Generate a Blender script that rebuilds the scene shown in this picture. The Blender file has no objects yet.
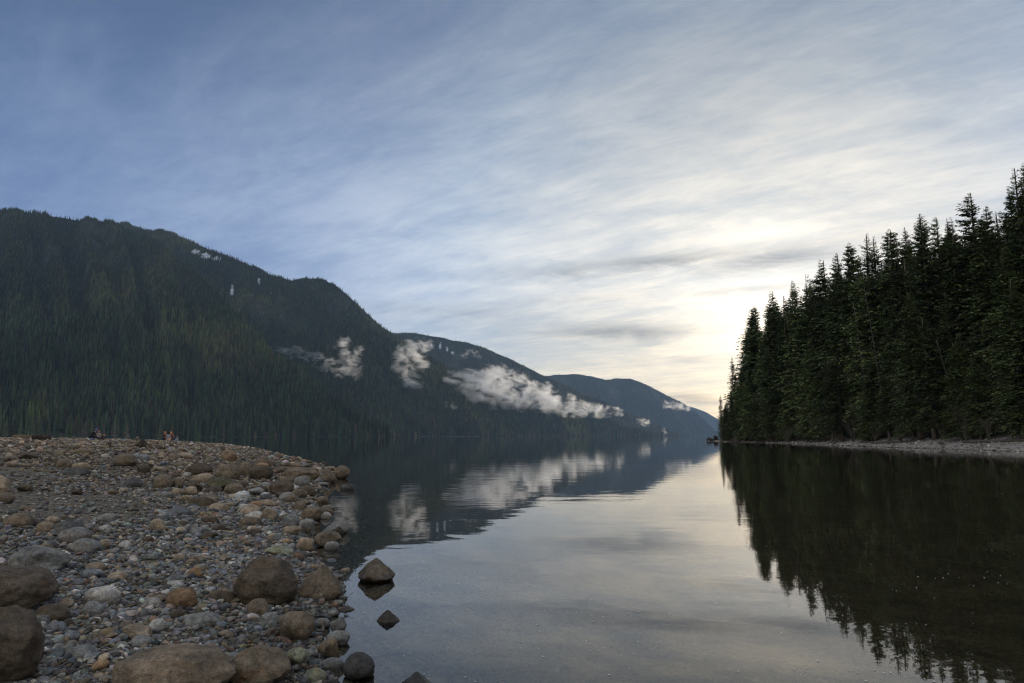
import bpy, bmesh, math, random
import numpy as np
from mathutils import Vector, noise as mnoise, Matrix

random.seed(7); RNG = np.random.default_rng(7)
scene = bpy.context.scene
COL = scene.collection
PITCH = math.radians(7.88); H = 1.6; F = 683.0
CP, SP = math.cos(PITCH), math.sin(PITCH)

# ------------------------------------------------------------------ helpers
def pdir(px, py):
    u = (px - 512) / F; v = (341.5 - py) / F
    return np.array([u, CP - v * SP, SP + v * CP])

def water_pt(px, py):
    d = pdir(px, py); k = -H / d[2]
    return (d[0] * k, d[1] * k)

def etan(py):                                   # z / y slope of a picture row
    return math.tan(math.atan((341.5 - py) / F) + PITCH)

def smooth01(t):
    t = np.clip(t, 0, 1); return t * t * (3 - 2 * t)

class VNoise:                                   # vectorised value noise, fbm
    def __init__(s, seed):
        s.t = np.random.default_rng(seed).random((256, 256))
    def one(s, x, y):
        xi = np.floor(x).astype(np.int64); yi = np.floor(y).astype(np.int64)
        fx = x - xi; fy = y - yi
        fx = fx * fx * (3 - 2 * fx); fy = fy * fy * (3 - 2 * fy)
        g = lambda a, b: s.t[a & 255, b & 255]
        return (g(xi, yi) * (1 - fx) + g(xi + 1, yi) * fx) * (1 - fy) + (g(xi, yi + 1) * (1 - fx) + g(xi + 1, yi + 1) * fx) * fy
    def fbm(s, x, y, o=4, gain=.5):
        r = 0; a = 1; n = 0
        for k in range(o):
            r = r + a * (s.one(x * 2 ** k + 17.3 * k, y * 2 ** k + 5.1 * k) - .5); n += a; a *= gain
        return r / n * 2
N1, N2, N3 = VNoise(1), VNoise(2), VNoise(3)

def tag(o, label=None, cat=None, group=None, kind=None):
    if label: o['label'] = label
    if cat: o['category'] = cat
    if group: o['group'] = group
    if kind: o['kind'] = kind
    return o

def np_mesh(name, verts, faces, cols=None, smooth=True):
    """verts (n,3), faces (m,k) with k = 3 or 4, cols (n,3)"""
    me = bpy.data.meshes.new(name)
    verts = np.asarray(verts, dtype=np.float32); faces = np.asarray(faces, dtype=np.int32)
    m, k = faces.shape
    me.vertices.add(len(verts)); me.vertices.foreach_set('co', verts.ravel())
    me.loops.add(m * k); me.loops.foreach_set('vertex_index', faces.ravel())
    me.polygons.add(m)
    me.polygons.foreach_set('loop_start', np.arange(0, m * k, k, dtype=np.int32))
    me.polygons.foreach_set('use_smooth', np.full(m, smooth))
    if cols is not None:
        ca = me.color_attributes.new('Col', 'FLOAT_COLOR', 'POINT')
        c4 = np.ones((len(verts), 4), dtype=np.float32); c4[:, :3] = cols
        ca.data.foreach_set('color', c4.ravel())
    me.update(calc_edges=True); me.validate()
    return me

def obj(name, me, mat, parent=None):
    o = bpy.data.objects.new(name, me); COL.objects.link(o)
    if mat is not None and me is not None:
        me.materials.clear(); me.materials.append(mat)
    if parent is not None: o.parent = parent
    return o

def empty(name, loc, rz=0):
    o = bpy.data.objects.new(name, None); COL.objects.link(o)
    o.empty_display_size = .3; o.location = loc; o.rotation_euler = (0, 0, rz)
    return o

def copy_tree(root):
    r = root.copy(); COL.objects.link(r)
    for ch in root.children:
        c = ch.copy(); COL.objects.link(c); c.parent = r
        for g in ch.children:
            d = g.copy(); COL.objects.link(d); d.parent = c
    return r

_ico = {}
def ico(sub):
    if sub not in _ico:
        bm = bmesh.new(); bmesh.ops.create_icosphere(bm, subdivisions=sub, radius=1)
        v = np.array([p.co[:] for p in bm.verts]); f = np.array([[q.index for q in p.verts] for p in bm.faces])
        bm.free(); _ico[sub] = (v, f)
    return _ico[sub]

def tube(pts, rads, sides=7, jit=0, rng=None, cap=True):
    pts = np.asarray(pts, float); n = len(pts); V = []; Fc = []
    for i in range(n):
        t = pts[min(i + 1, n - 1)] - pts[max(i - 1, 0)]; t = t / (np.linalg.norm(t) + 1e-9)
        a = np.cross(t, [0, 0, 1.] if abs(t[2]) < .9 else [1., 0, 0]); a /= np.linalg.norm(a); b = np.cross(t, a)
        for s in range(sides):
            th = 2 * math.pi * s / sides
            r = rads[i] * (1 + (rng.normal() * jit if rng is not None else 0))
            V.append(pts[i] + (a * math.cos(th) + b * math.sin(th)) * r)
    for i in range(n - 1):
        for s in range(sides):
            q = (s + 1) % sides
            Fc.append([i * sides + s, i * sides + q, (i + 1) * sides + q, (i + 1) * sides + s])
    if cap:
        for i, fl in ((0, 1), (n - 1, 0)):
            V.append(pts[i]); c = len(V) - 1
            for s in range(sides):
                q = (s + 1) % sides
                f = [i * sides + s, i * sides + q] if not fl else [i * sides + q, i * sides + s]
                Fc.append([c, f[0], f[1], f[1]])
    return np.array(V), Fc

class MB:                                       # collects tubes / blobs as polygons of one mesh
    def __init__(s): s.v = []; s.f = []; s.n = 0
    def add(s, V, Fc):
        s.v.append(np.asarray(V, float)); s.f += [[int(i) + s.n for i in f] for f in Fc]; s.n += len(V); return s
    def tube(s, *a, **k): return s.add(*tube(*a, **k))
    def ball(s, c, r, sub=2):
        v, f = ico(sub); return s.add(v * np.asarray(r) + np.asarray(c), f)
    def mesh(s, name, smooth=True):
        me = bpy.data.meshes.new(name)
        fs = [[i for j, i in enumerate(f) if i not in f[:j]] for f in s.f]
        me.from_pydata(np.concatenate(s.v).tolist(), [], [f for f in fs if len(f) > 2])
        me.polygons.foreach_set('use_smooth', [smooth] * len(me.polygons)); me.update(); return me

# ------------------------------------------------------------------ materials
class NT:
    def __init__(s, tree): s.t = tree; s.n = tree.nodes; s.l = tree.links
    def node(s, typ, **kw):
        n = s.n.new(typ)
        for k, v in kw.items(): setattr(n, k, v)
        return n
    def put(s, inp, v):
        if hasattr(v, 'is_output') or hasattr(v, 'is_linked'): s.l.new(v, inp)
        else: inp.default_value = v
    def math(s, op, a, b=None, c=None, clamp=False):
        n = s.node('ShaderNodeMath', operation=op); n.use_clamp = clamp
        s.put(n.inputs[0], a)
        if b is not None: s.put(n.inputs[1], b)
        if c is not None: s.put(n.inputs[2], c)
        return n.outputs[0]
    def vmath(s, op, a, b=None):
        n = s.node('ShaderNodeVectorMath', operation=op); s.put(n.inputs[0], a)
        if b is not None: s.put(n.inputs[1], b)
        return n.outputs['Value'] if op in ('DOT_PRODUCT', 'LENGTH') else n.outputs[0]
    def mix(s, f, a, b, blend='MIX'):
        n = s.node('ShaderNodeMix', data_type='RGBA', blend_type=blend)
        s.put(n.inputs[0], f); s.put(n.inputs[6], a); s.put(n.inputs[7], b)
        return n.outputs[2]
    def noise(s, vec, scale, detail=4, rough=.55, dist=0):
        n = s.node('ShaderNodeTexNoise'); s.put(n.inputs['Vector'], vec)
        n.inputs['Scale'].default_value = scale; n.inputs['Detail'].default_value = detail
        n.inputs['Roughness'].default_value = rough; n.inputs['Distortion'].default_value = dist
        return n.outputs[0]
    def ramp(s, f, stops, interp='LINEAR'):
        n = s.node('ShaderNodeValToRGB'); n.color_ramp.interpolation = interp
        e = n.color_ramp.elements
        while len(e) < len(stops): e.new(.5)
        for k, (p, c) in enumerate(stops):
            e[k].position = p; e[k].color = (*c, 1) if len(c) == 3 else c
        s.put(n.inputs[0], f); return n.outputs[0]
    def maprange(s, v, a, b, c=0, d=1, smooth=False):
        n = s.node('ShaderNodeMapRange'); n.interpolation_type = 'SMOOTHSTEP' if smooth else 'LINEAR'
        s.put(n.inputs[0], v); n.inputs[1].default_value = a; n.inputs[2].default_value = b
        n.inputs[3].default_value = c; n.inputs[4].default_value = d
        return n.outputs[0]
    def combine(s, x, y, z):
        n = s.node('ShaderNodeCombineXYZ'); s.put(n.inputs[0], x); s.put(n.inputs[1], y); s.put(n.inputs[2], z); return n.outputs[0]

def new_mat(name):
    m = bpy.data.materials.new(name); m.use_nodes = True
    t = NT(m.node_tree); t.n.clear()
    out = t.node('ShaderNodeOutputMaterial')
    return m, t, out

def principled(t, out, color, rough=.8, normal=None, spec=.5):
    p = t.node('ShaderNodeBsdfPrincipled'); t.put(p.inputs['Base Color'], color); t.put(p.inputs['Roughness'], rough)
    p.inputs['Specular IOR Level'].default_value = spec
    if normal is not None: t.l.new(normal, p.inputs['Normal'])
    t.l.new(p.outputs[0], out.inputs[0]); return p

def bump(t, h, dist, strength=1):
    b = t.node('ShaderNodeBump'); b.inputs['Strength'].default_value = strength; b.inputs['Distance'].default_value = dist
    t.put(b.inputs['Height'], h); return b.outputs[0]

def wetness(t, col, pos, lo=.03, hi=.10):
    sx = t.node('ShaderNodeSeparateXYZ'); t.l.new(pos, sx.inputs[0])
    z = t.math('ADD', sx.outputs[2], t.math('MULTIPLY', t.math('SUBTRACT', t.noise(pos, 5, 3), .5), .06))
    return t.maprange(z, lo, hi, 1, 0)

def make_rock_mat(name, speck=1.0):
    m, t, out = new_mat(name)
    geo = t.node('ShaderNodeNewGeometry'); tc = t.node('ShaderNodeTexCoord')
    at = t.node('ShaderNodeVertexColor', layer_name='Col')
    P = geo.outputs['Position']
    big = t.maprange(t.noise(P, 5, 6, .68), .32, .68, .5, 1.45)
    fine = t.maprange(t.noise(P, 130, 4, .75), .33, .67, .5, 1.5)
    mid = t.maprange(t.noise(P, 22, 5, .7), .35, .68, .62, 1.35)
    k = t.math('MULTIPLY', t.math('MULTIPLY', big, fine), mid)
    c = t.mix(1, at.outputs[0], t.combine(k, k, k), 'MULTIPLY')
    stain = t.maprange(t.noise(P, 9, 4, .6, .8), .54, .68, 0, .55)
    c = t.mix(stain, c, t.mix(1, c, (1.15, .82, .55, 1), 'MULTIPLY'))
    w = wetness(t, c, P)
    c = t.mix(t.math('MULTIPLY', w, .75), c, t.mix(1, c, (.4, .38, .34, 1), 'MULTIPLY'))
    vc = t.node('ShaderNodeTexVoronoi'); vc.feature = 'DISTANCE_TO_EDGE'; vc.inputs['Scale'].default_value = 3.2
    t.l.new(t.vmath('ADD', P, t.vmath('SCALE', P) if False else t.combine(t.math('MULTIPLY', t.noise(P, 3, 4, .7), .5), t.math('MULTIPLY', t.noise(P, 4, 4, .7), .5), 0)), vc.inputs['Vector'])
    crack = t.math('MULTIPLY', t.maprange(vc.outputs[0], 0, .012, 1, 0), t.maprange(t.noise(P, 2.3, 2), .5, .6, 0, 1))
    c = t.mix(t.math('MULTIPLY', crack, .6), c, t.mix(1, c, (.35, .33, .3, 1), 'MULTIPLY'))
    vein = t.maprange(t.noise(t.vmath('MULTIPLY', P, (1, 1, 4)), 5, 3, .6, 1.5), .49, .505, 0, 1); vein2 = t.maprange(t.noise(t.vmath('MULTIPLY', P, (1, 1, 4)), 5, 3, .6, 1.5), .505, .52, 1, 0)
    c = t.mix(t.math('MULTIPLY', t.math('MULTIPLY', vein, vein2), .35), c, t.mix(1, c, (1.9, 1.85, 1.75, 1), 'MULTIPLY'))
    h = t.math('ADD', t.math('MULTIPLY', t.noise(P, 16, 7, .7), 1.6), t.math('MULTIPLY', t.noise(P, 120, 3, .6), .3))
    principled(t, out, c, t.maprange(w, 0, 1, .82, .35), bump(t, h, .018, .9), .35)
    return m
MAT_ROCK = make_rock_mat('river_stone')

def make_simple(name, col, rough=.8, nscale=8, amp=.3, bdist=.02, spec=.3):
    m, t, out = new_mat(name)
    geo = t.node('ShaderNodeNewGeometry'); P = geo.outputs['Position']
    n = t.noise(P, nscale, 5, .6); k = t.maprange(n, .3, .7, 1 - amp, 1 + amp)
    c = t.mix(1, (*col, 1), t.combine(k, k, k), 'MULTIPLY')
    principled(t, out, c, rough, bump(t, n, bdist, .7), spec)
    return m

def make_attr(name, rough=.8, nscale=.5, amp=.3, translucent=0, spec=.2):
    m, t, out = new_mat(name)
    geo = t.node('ShaderNodeNewGeometry'); P = geo.outputs['Position']
    at = t.node('ShaderNodeVertexColor', layer_name='Col')
    k = t.maprange(t.noise(P, nscale, 4, .6), .3, .7, 1 - amp, 1 + amp)
    c = t.mix(1, at.outputs[0], t.combine(k, k, k), 'MULTIPLY')
    principled(t, out, c, rough, None, spec)
    return m

# ------------------------------------------------------------------ land shape
edge_px = [(338, 720), (336, 683), (322, 655), (318, 636), (333, 612), (343, 598), (338, 578), (318, 560), (308, 545), (303, 532),
           (316, 517), (318, 505), (314, 495), (322, 486), (336, 480), (338, 474), (322, 465), (300, 459.5), (282, 455.5), (268, 451.5), (258, 449.2), (240, 446.4), (222, 444.6)]
LEFT = [(-.9, -40), (-.75, -6), (-.8, 0), (-.9, 2.5)] + [water_pt(*p) for p in edge_px] + [(-78, 165), (-120, 176), (-260, 178), (-700, 160), (-700, -300), (-.9, -300)]
RIGHT = [(44, -500), (46, -60), (51, 30), (52.5, 70), (53.5, 84), (54, 95), (54.6, 109), (58, 137), (59, 150), (61, 182), (60.8, 196), (60.4, 208), (60.6, 216), (62.5, 222), (68, 228), (80, 234), (130, 262), (300, 345), (900, 800), (2500, 2600), (6000, 2600), (6000, -500)]

def sdist(poly, x, y):
    x = np.asarray(x, float); y = np.asarray(y, float)
    best = np.full(x.shape, 1e18); inside = np.zeros(x.shape, bool)
    n = len(poly)
    for i in range(n):
        ax, ay = poly[i]; bx, by = poly[(i + 1) % n]
        dx, dy = bx - ax, by - ay; L = dx * dx + dy * dy + 1e-12
        k = np.clip(((x - ax) * dx + (y - ay) * dy) / L, 0, 1)
        best = np.minimum(best, (x - ax - k * dx) ** 2 + (y - ay - k * dy) ** 2)
        c = ((ay > y) != (by > y))
        with np.errstate(divide='ignore', invalid='ignore'):
            xi = (bx - ax) * (y - ay) / (by - ay if by != ay else 1e-12) + ax
        inside ^= c & (x < xi)
    d = np.sqrt(best)
    return np.where(inside, d, -d)

def ground(x, y, full=False):
    x = np.asarray(x, float); y = np.asarray(y, float)
    sl = sdist(LEFT, x, y); sr = sdist(RIGHT, x, y)
    dist = np.hypot(x, y)
    wob = np.clip(dist / 60, .15, 1)
    zl = 1.38 * (1 - np.exp(-np.maximum(sl, 0) / 14)) + .05 * N1.fbm(x * .35, y * .35, 3) * smooth01(sl / 2) + .10 * N2.fbm(x * .07, y * .07, 3) * smooth01(sl / 6) * wob
    zl = zl - .0009 * np.maximum(y - 110, 0) ** 1.0
    zr = 2.3 * smooth01(sr / 16 + .0) * 1.0 + np.maximum(sr - 9, 0) * .16 + .25 * N1.fbm(x * .12, y * .12, 4) * smooth01(sr / 5)
    zr = np.minimum(zr, 60)
    s = np.maximum(sl, sr)
    bed = -.03 * smooth01(-s / .25) - .085 * np.minimum(np.maximum(-s, 0), 9 + np.maximum(dist - 60, 0) * .6) + .03 * N2.fbm(x * .9, y * .9, 3) * smooth01(-s / .8)
    bed = np.maximum(bed, -6 - .0 * s)
    z = np.where(sl > 0, zl, np.where(sr > 0, zr, bed))
    z = z + .012 * N3.fbm(x * 4, y * 4, 3)
    if full: return z, sl, sr
    return z
def gz(x, y): return float(ground(np.array([x]), np.array([y]))[0])

def hit(px, py):                                # first point of the beach seen at a picture point
    d = pdir(px, py)
    ks = np.concatenate([np.linspace(1.5, 12, 400), np.geomspace(12, 400, 1500)])
    xs, ys, zs = d[0] * ks, d[1] * ks, H + d[2] * ks
    g = np.maximum(ground(xs, ys), 0.0)
    b = np.nonzero(zs <= g)[0]
    if len(b) == 0: return None
    i = b[0]
    return xs[i], ys[i], float(g[i])

# ground sheet
def sinh_axis(n, a, c, lim):
    t = np.linspace(-math.asinh((lim) / a), math.asinh((lim) / a), n); return c + a * np.sinh(t)
gx = sinh_axis(760, 3.2, -3, 15000); gx = gx[(gx > -12200) & (gx < 9200)]; gy = sinh_axis(740, 3.6, 6, 15000); gy = gy[(gy > -1950) & (gy < 12800)]
GX, GY = np.meshgrid(gx, gy); sh = GX.shape
Z, SL, SR = ground(GX.ravel(), GY.ravel(), True)
def mixc(a, b, k): return a + (np.asarray(b) - a) * k[:, None]
xf, yf = GX.ravel(), GY.ravel()
c = np.tile([.15, .125, .09], (len(Z), 1))                                       # damp sand
c = mixc(c, [.17, .165, .16], smooth01(.5 + 1.6 * N2.fbm(xf * .25, yf * .25, 3)) * smooth01((16 - yf) / 9))
c = mixc(c, [.095, .08, .048], smooth01(-np.maximum(SL, SR) / .6) * .8)             # silted bed
c = mixc(c, [.03, .034, .024], smooth01((np.hypot(xf, yf) - 60) / 90))
rk = (SR > 0).astype(float)
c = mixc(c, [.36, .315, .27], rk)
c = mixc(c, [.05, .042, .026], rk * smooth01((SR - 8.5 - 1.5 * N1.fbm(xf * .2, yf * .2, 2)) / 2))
ii = np.arange(sh[0] * sh[1]).reshape(sh)
faces = np.stack([ii[:-1, :-1], ii[:-1, 1:], ii[1:, 1:], ii[1:, :-1]], -1).reshape(-1, 4)
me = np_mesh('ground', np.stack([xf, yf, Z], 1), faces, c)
m, t, out = new_mat('beach_ground')
geo = t.node('ShaderNodeNewGeometry'); P = geo.outputs['Position']; at = t.node('ShaderNodeVertexColor', layer_name='Col')
v1 = t.node('ShaderNodeTexVoronoi'); v1.inputs['Scale'].default_value = 30; t.l.new(P, v1.inputs['Vector'])
v2 = t.node('ShaderNodeTexVoronoi'); v2.inputs['Scale'].default_value = 11; t.l.new(P, v2.inputs['Vector'])
tone = t.ramp(v1.outputs['Color'], [(0, (.45, .42, .38)), (.4, (.8, .8, .8)), (.75, (1.15, 1.15, 1.2)), (1, (1.9, 1.8, 1.65))])
tone2 = t.maprange(t.noise(P, 1.6, 7, .7), .3, .7, .55, 1.5)
cc = t.mix(1, t.mix(1, at.outputs[0], tone, 'MULTIPLY'), t.combine(tone2, tone2, tone2), 'MULTIPLY')
w = wetness(t, cc, P, .02, .09)
cc = t.mix(t.math('MULTIPLY', w, .6), cc, t.mix(1, cc, (.4, .38, .34, 1), 'MULTIPLY'))
h = t.math('ADD', t.math('MULTIPLY', v1.outputs['Distance'], -1.0), t.math('ADD', t.math('MULTIPLY', v2.outputs['Distance'], -.8), t.math('MULTIPLY', t.noise(P, 3, 6, .7), 2.0)))
principled(t, out, cc, .9, bump(t, h, .02, .8), .2)
tag(obj('ground', me, m), kind='structure')

# ------------------------------------------------------------------ water
m, t, out = new_mat('lake_water')
geo = t.node('ShaderNodeNewGeometry'); P = geo.outputs['Position']
mp = t.node('ShaderNodeMapping'); t.l.new(P, mp.inputs[0]); mp.inputs['Scale'].default_value = (.75, 1.25, 1)
r1 = t.noise(mp.outputs[0], 3.6, 2, .5); r2 = t.noise(mp.outputs[0], .55, 2, .5); r3 = t.noise(mp.outputs[0], 9, 1, .5)
mp2 = t.node('ShaderNodeMapping'); t.l.new(P, mp2.inputs[0]); mp2.inputs['Scale'].default_value = (.012, .05, 1)
lane = t.maprange(t.noise(mp2.outputs[0], 1, 4, .6), .42, .66, .35, 1.7, True)
hgt = t.math('ADD', t.math('MULTIPLY', t.math('ADD', t.math('MULTIPLY', r1, .0010), t.math('MULTIPLY', r3, .00018)), lane), t.math('MULTIPLY', r2, .006))
nb = bump(t, hgt, 1.0, 1.0)
fr = t.node('ShaderNodeFresnel'); fr.inputs[0].default_value = 1.333; t.l.new(nb, fr.inputs['Normal'])
gl = t.node('ShaderNodeBsdfGlossy'); gl.inputs['Roughness'].default_value = .012; t.l.new(nb, gl.inputs['Normal'])
gl.inputs['Color'].default_value = (1, 1, 1, 1)
tr = t.node('ShaderNodeBsdfTransparent'); tr.inputs[0].default_value = (.86, .85, .76, 1)
mx = t.node('ShaderNodeMixShader'); t.l.new(fr.outputs[0], mx.inputs[0]); t.l.new(tr.outputs[0], mx.inputs[1]); t.l.new(gl.outputs[0], mx.inputs[2])
t.l.new(mx.outputs[0], out.inputs[0])
me = np_mesh('lake', [(-12000, -1900, 0), (9000, -1900, 0), (9000, 12500, 0), (-12000, 12500, 0)], [(0, 1, 2, 3)])
tag(obj('lake_water', me, m), kind='structure')

# ------------------------------------------------------------------ mountains
class Range:
    def __init__(s, prof, shore, seed, rough=1.0, rise=.6):
        s.px = np.array([p[0] for p in prof], float); s.e = np.array([etan(p[1]) for p in prof])
        s.spx = np.array([p[0] for p in shore], float); s.sy = np.array([p[1] for p in shore], float)
        s.n = VNoise(seed); s.rough = rough; s.rise = rise
    def at(s, px, u):
        e = np.maximum(np.interp(px, s.px, s.e), .0005); y0 = np.interp(px, s.spx, s.sy)
        y0 = y0 * (1 + .03 * s.n.fbm(px * .02, px * 0 + .5, 3))
        zr = (y0 * e) / (1 - e / s.rise)
        y1 = y0 + zr / s.rise
        y = y0 + (y1 - y0) * u
        x = (px - 512) / F * y
        uu = np.clip(u, 0, 1)
        base = zr * (uu ** .92)
        sp = s.n.fbm(x * .0016 + .0005 * y, y * .0007, 5, .55)
        gully = 1 - np.abs(s.n.fbm(x * .0042, y * .0012 + 7, 4)) * 2
        spur = 1 - 2 * np.abs(s.n.fbm(px * .024 + 1.1 * u + 3, u * .8 + px * .004, 4, .5))
        base = base + zr * s.rough * .40 * (spur - .6) * uu ** .8 * (1 - uu) ** .55
        z = base + zr * s.rough * (.46 * sp - .28 * gully) * uu ** .8 * (1 - uu) ** .7 * 1.3
        z = z + zr * .012 * s.n.fbm(x * .02, y * .02, 3) * uu
        z = np.where(u > 1, zr * (1 - (u - 1) * 1.3), z)
        return x, y, np.where(u <= .0001, -3, z), y0, y1, zr
A1 = Range([(-500, 175), (-250, 190), (-100, 205), (0, 211), (40, 217), (75, 221), (110, 228), (150, 246), (190, 272), (220, 300), (245, 331), (275, 358), (320, 393), (360, 420), (395, 436)],
           [(-500, 820), (0, 1000), (200, 1180), (400, 1500)], 11, 1.0)
A2 = Range([(-100, 222), (60, 222), (95, 222.5), (115, 224), (125, 230), (150, 232), (175, 239), (200, 248.5), (225, 257), (250, 267), (270, 276), (286, 280), (300, 278.5), (318, 279), (330, 284), (345, 295), (362, 310), (378, 325), (392, 334), (420, 352), (450, 370), (500, 392), (560, 412), (620, 428), (665, 436)],
           [(-100, 1350), (200, 1400), (350, 1750), (450, 2300), (560, 3100), (680, 4200)], 23, 1.1)
B = Range([(300, 336), (392, 333.5), (410, 333), (430, 336), (452, 340), (470, 343), (490, 350), (510, 359), (530, 369), (545, 376), (570, 388), (600, 402), (640, 420), (680, 436)],
          [(300, 3000), (450, 3400), (600, 4400), (690, 5400)], 37, .8)
C = Range([(480, 384), (545, 376), (560, 374.5), (580, 374), (596, 377.5), (606, 379.5), (618, 378.2), (630, 378.5), (650, 386), (668, 396), (682, 403), (696, 414), (712, 430), (720, 436)],
          [(480, 5400), (650, 6200), (720, 7200)], 41, .7)
D = Range([(600, 400), (660, 403), (690, 406.5), (705, 412), (720, 421), (740, 426), (900, 420), (1200, 400)],
          [(600, 8600), (720, 9400), (1200, 8000)], 53, .6)
SNOW = [(197, 252, 6, 3), (206, 256, 7, 4), (216, 258.5, 6, 2.4), (232, 291, 2.2, 7), (259, 281, 1.5, 3), (252, 296, 1, 2.2), (271, 293, .8, 2), (95, 224, 9, 1.1)]
SNOWB = [(440, 346, 1.2, 4), (447, 349, 1, 4), (453, 353, 2.4, 1.8), (431, 345, 1.2, 2)]
def project(x, y, z):
    d = z - H; depth = y * CP + d * SP
    return 512 + F * x / depth, 341.5 - F * (-y * SP + d * CP) / depth
def snowmask(x, y, z, spots, seed):
    # snow lies in a few gullies and on ledges near the crest (places on the mountain, found once from the picture)
    px, py = project(x, y, z); k = np.zeros(px.shape)
    nn = VNoise(seed).fbm(px * 1.1, py * .8, 3)
    for (a, b, sx, sy) in spots:
        k = np.maximum(k, np.exp(-(((px - a) / sx) ** 2 + ((py - b) / sy) ** 2)))
    return smooth01((k + .6 * nn - .50) / .14)
MT = []
m, t, out = new_mat('mountain_slope')
geo = t.node('ShaderNodeNewGeometry'); P = geo.outputs['Position']; at = t.node('ShaderNodeVertexColor', layer_name='Col')
k = t.math('MULTIPLY', t.maprange(t.noise(P, .05, 6, .7), .3, .7, .5, 1.5), t.maprange(t.noise(P, .004, 4, .6), .3, .7, .75, 1.3))
principled(t, out, t.mix(1, at.outputs[0], t.combine(k, k, k), 'MULTIPLY'), .95, bump(t, t.noise(P, .08, 5, .75), 14, 1), .1)
MAT_MTN = m
for (R_, p0, p1, np_, nu, spots, sd) in ((A1, -500, 400, 460, 150, [], 1), (A2, -100, 668, 620, 170, SNOW, 2), (B, 300, 682, 380, 110, SNOWB, 3), (C, 480, 721, 300, 80, [], 4), (D, 600, 1200, 260, 50, [], 5)):
    pg, ug = np.meshgrid(np.linspace(p0, p1, np_), np.concatenate([[0], np.linspace(.0002, 1, nu), [1.06, 1.3, 1.8]]))
    x, y, z, y0, y1, zr = R_.at(pg.ravel(), ug.ravel())
    cc = np.tile([.024, .031, .015], (len(x), 1))
    rock = smooth01((N2.fbm(x * .006, y * .006, 4) - .22) / .1) * smooth01((z - 250) / 200)
    cc = mixc(cc, [.085, .085, .08], rock * .5)
    cc = mixc(cc, [.33, .28, .23], ((ug.ravel() < .004) & (N3.fbm(pg.ravel() * .03, pg.ravel() * 0, 2) > .1)).astype(float) * .45)
    if spots: cc = mixc(cc, [.62, .65, .70], snowmask(x, y, z, spots, 9))
    ii = np.arange(pg.size).reshape(pg.shape)
    faces = np.stack([ii[:-1, :-1], ii[:-1, 1:], ii[1:, 1:], ii[1:, :-1]], -1).reshape(-1, 4)
    tag(obj('mountain', np_mesh('mountain', np.stack([x, y, z], 1), faces, cc), MAT_MTN), kind='structure')

MAT_FOREST = make_attr('far_conifers', .9, .02, .25, spec=.05)
def forest(R_, p0, p1, n, seed, sides, tiers, spots, hmin, hmax):
    rng = np.random.default_rng(seed)
    e = np.interp(rng.uniform(p0, p1, n * 4), R_.px, R_.e); pp = rng.uniform(p0, p1, n * 4); uu = rng.uniform(.0, 1.02, n * 4)
    x, y, z, y0, y1, zr = R_.at(pp, uu)
    wgt = (y1 - y0) * y; keep = rng.random(len(pp)) < wgt / wgt.max() * 1.3
    if spots: keep &= snowmask(x, y, z, spots, 9) < .3
    keep &= (z > 1)
    # thin woods on the rocky upper faces
    keep &= ~((N2.fbm(x * .006, y * .006, 4) > .25) & (z > 350) & (rng.random(len(z)) < .55))
    idx = np.nonzero(keep)[0][:n]
    x, y, z = x[idx], y[idx], z[idx]; n = len(x)
    hgt = (hmin + (hmax - hmin) * rng.random(n) ** 1.6) * 1.05 * (1 + .25 * N1.fbm(x * .01, y * .01, 3)) * (1 - .55 * smooth01((z - 80) / 450)); rad = hgt * rng.uniform(.11, .17, n)
    decid = (rng.random(n) < .05 + .25 * (z < 60) * (N3.fbm(x * .01, y * .01, 2) > 0))
    rad = np.where(decid, rad * 1.7, rad); hgt = np.where(decid, hgt * .62, hgt)
    V = []; Fc = []; k = 0
    for ti in range(tiers):
        a = ti / tiers; b = (ti + 1.45) / tiers if ti < tiers - 1 else 1.0
        th = 2 * np.pi * (np.arange(sides) / sides)[None] + rng.uniform(0, 6.28, (n, 1))
        rr = rad[:, None] * (1 - a * .88) * rng.uniform(.6, 1.25, (n, sides))
        ring = np.stack([x[:, None] + rr * np.cos(th), y[:, None] + rr * np.sin(th), (z - 1 + hgt * (a * .92 + .03))[:, None] - rr * .35 * rng.uniform(.3, 1.4, (n, sides))], -1)
        top = np.stack([x, y, z + hgt * np.minimum(b, 1) * 1.0], -1)[:, None]
        V.append(np.concatenate([ring, top], 1))
    V = np.concatenate(V, 1); per = V.shape[1]
    tri = []
    for ti in range(tiers):
        o = ti * (sides + 1)
        for s_ in range(sides): tri.append([o + s_, o + (s_ + 1) % sides, o + sides])
    tri = np.array(tri); Fc = (tri[None] + (np.arange(n) * per)[:, None, None]).reshape(-1, 3)
    sp_ = N3.fbm(x * .003, y * .003, 4)[:, None]
    base = (np.array([.036, .046, .019])[None] * (1 - smooth01(sp_ * 2.5)) + np.array([.078, .082, .030])[None] * smooth01(sp_ * 2.5)) * (rng.uniform(.35, 1.75, (n, 1)) * (1 + .5 * N2.fbm(x * .006, y * .006, 3))[:, None]) * np.array([1, 1, 1])[None]
    base = base * (1 + rng.normal(0, .12, (n, 3)))
    base = np.where(decid[:, None], np.array([.085, .07, .045])[None] * rng.uniform(.6, 1.3, (n, 1)), base)
    cl = np.repeat(np.clip(base, .005, 1), per, 0)
    return np_mesh('forest', V.reshape(-1, 3), Fc, cl, False)
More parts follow.
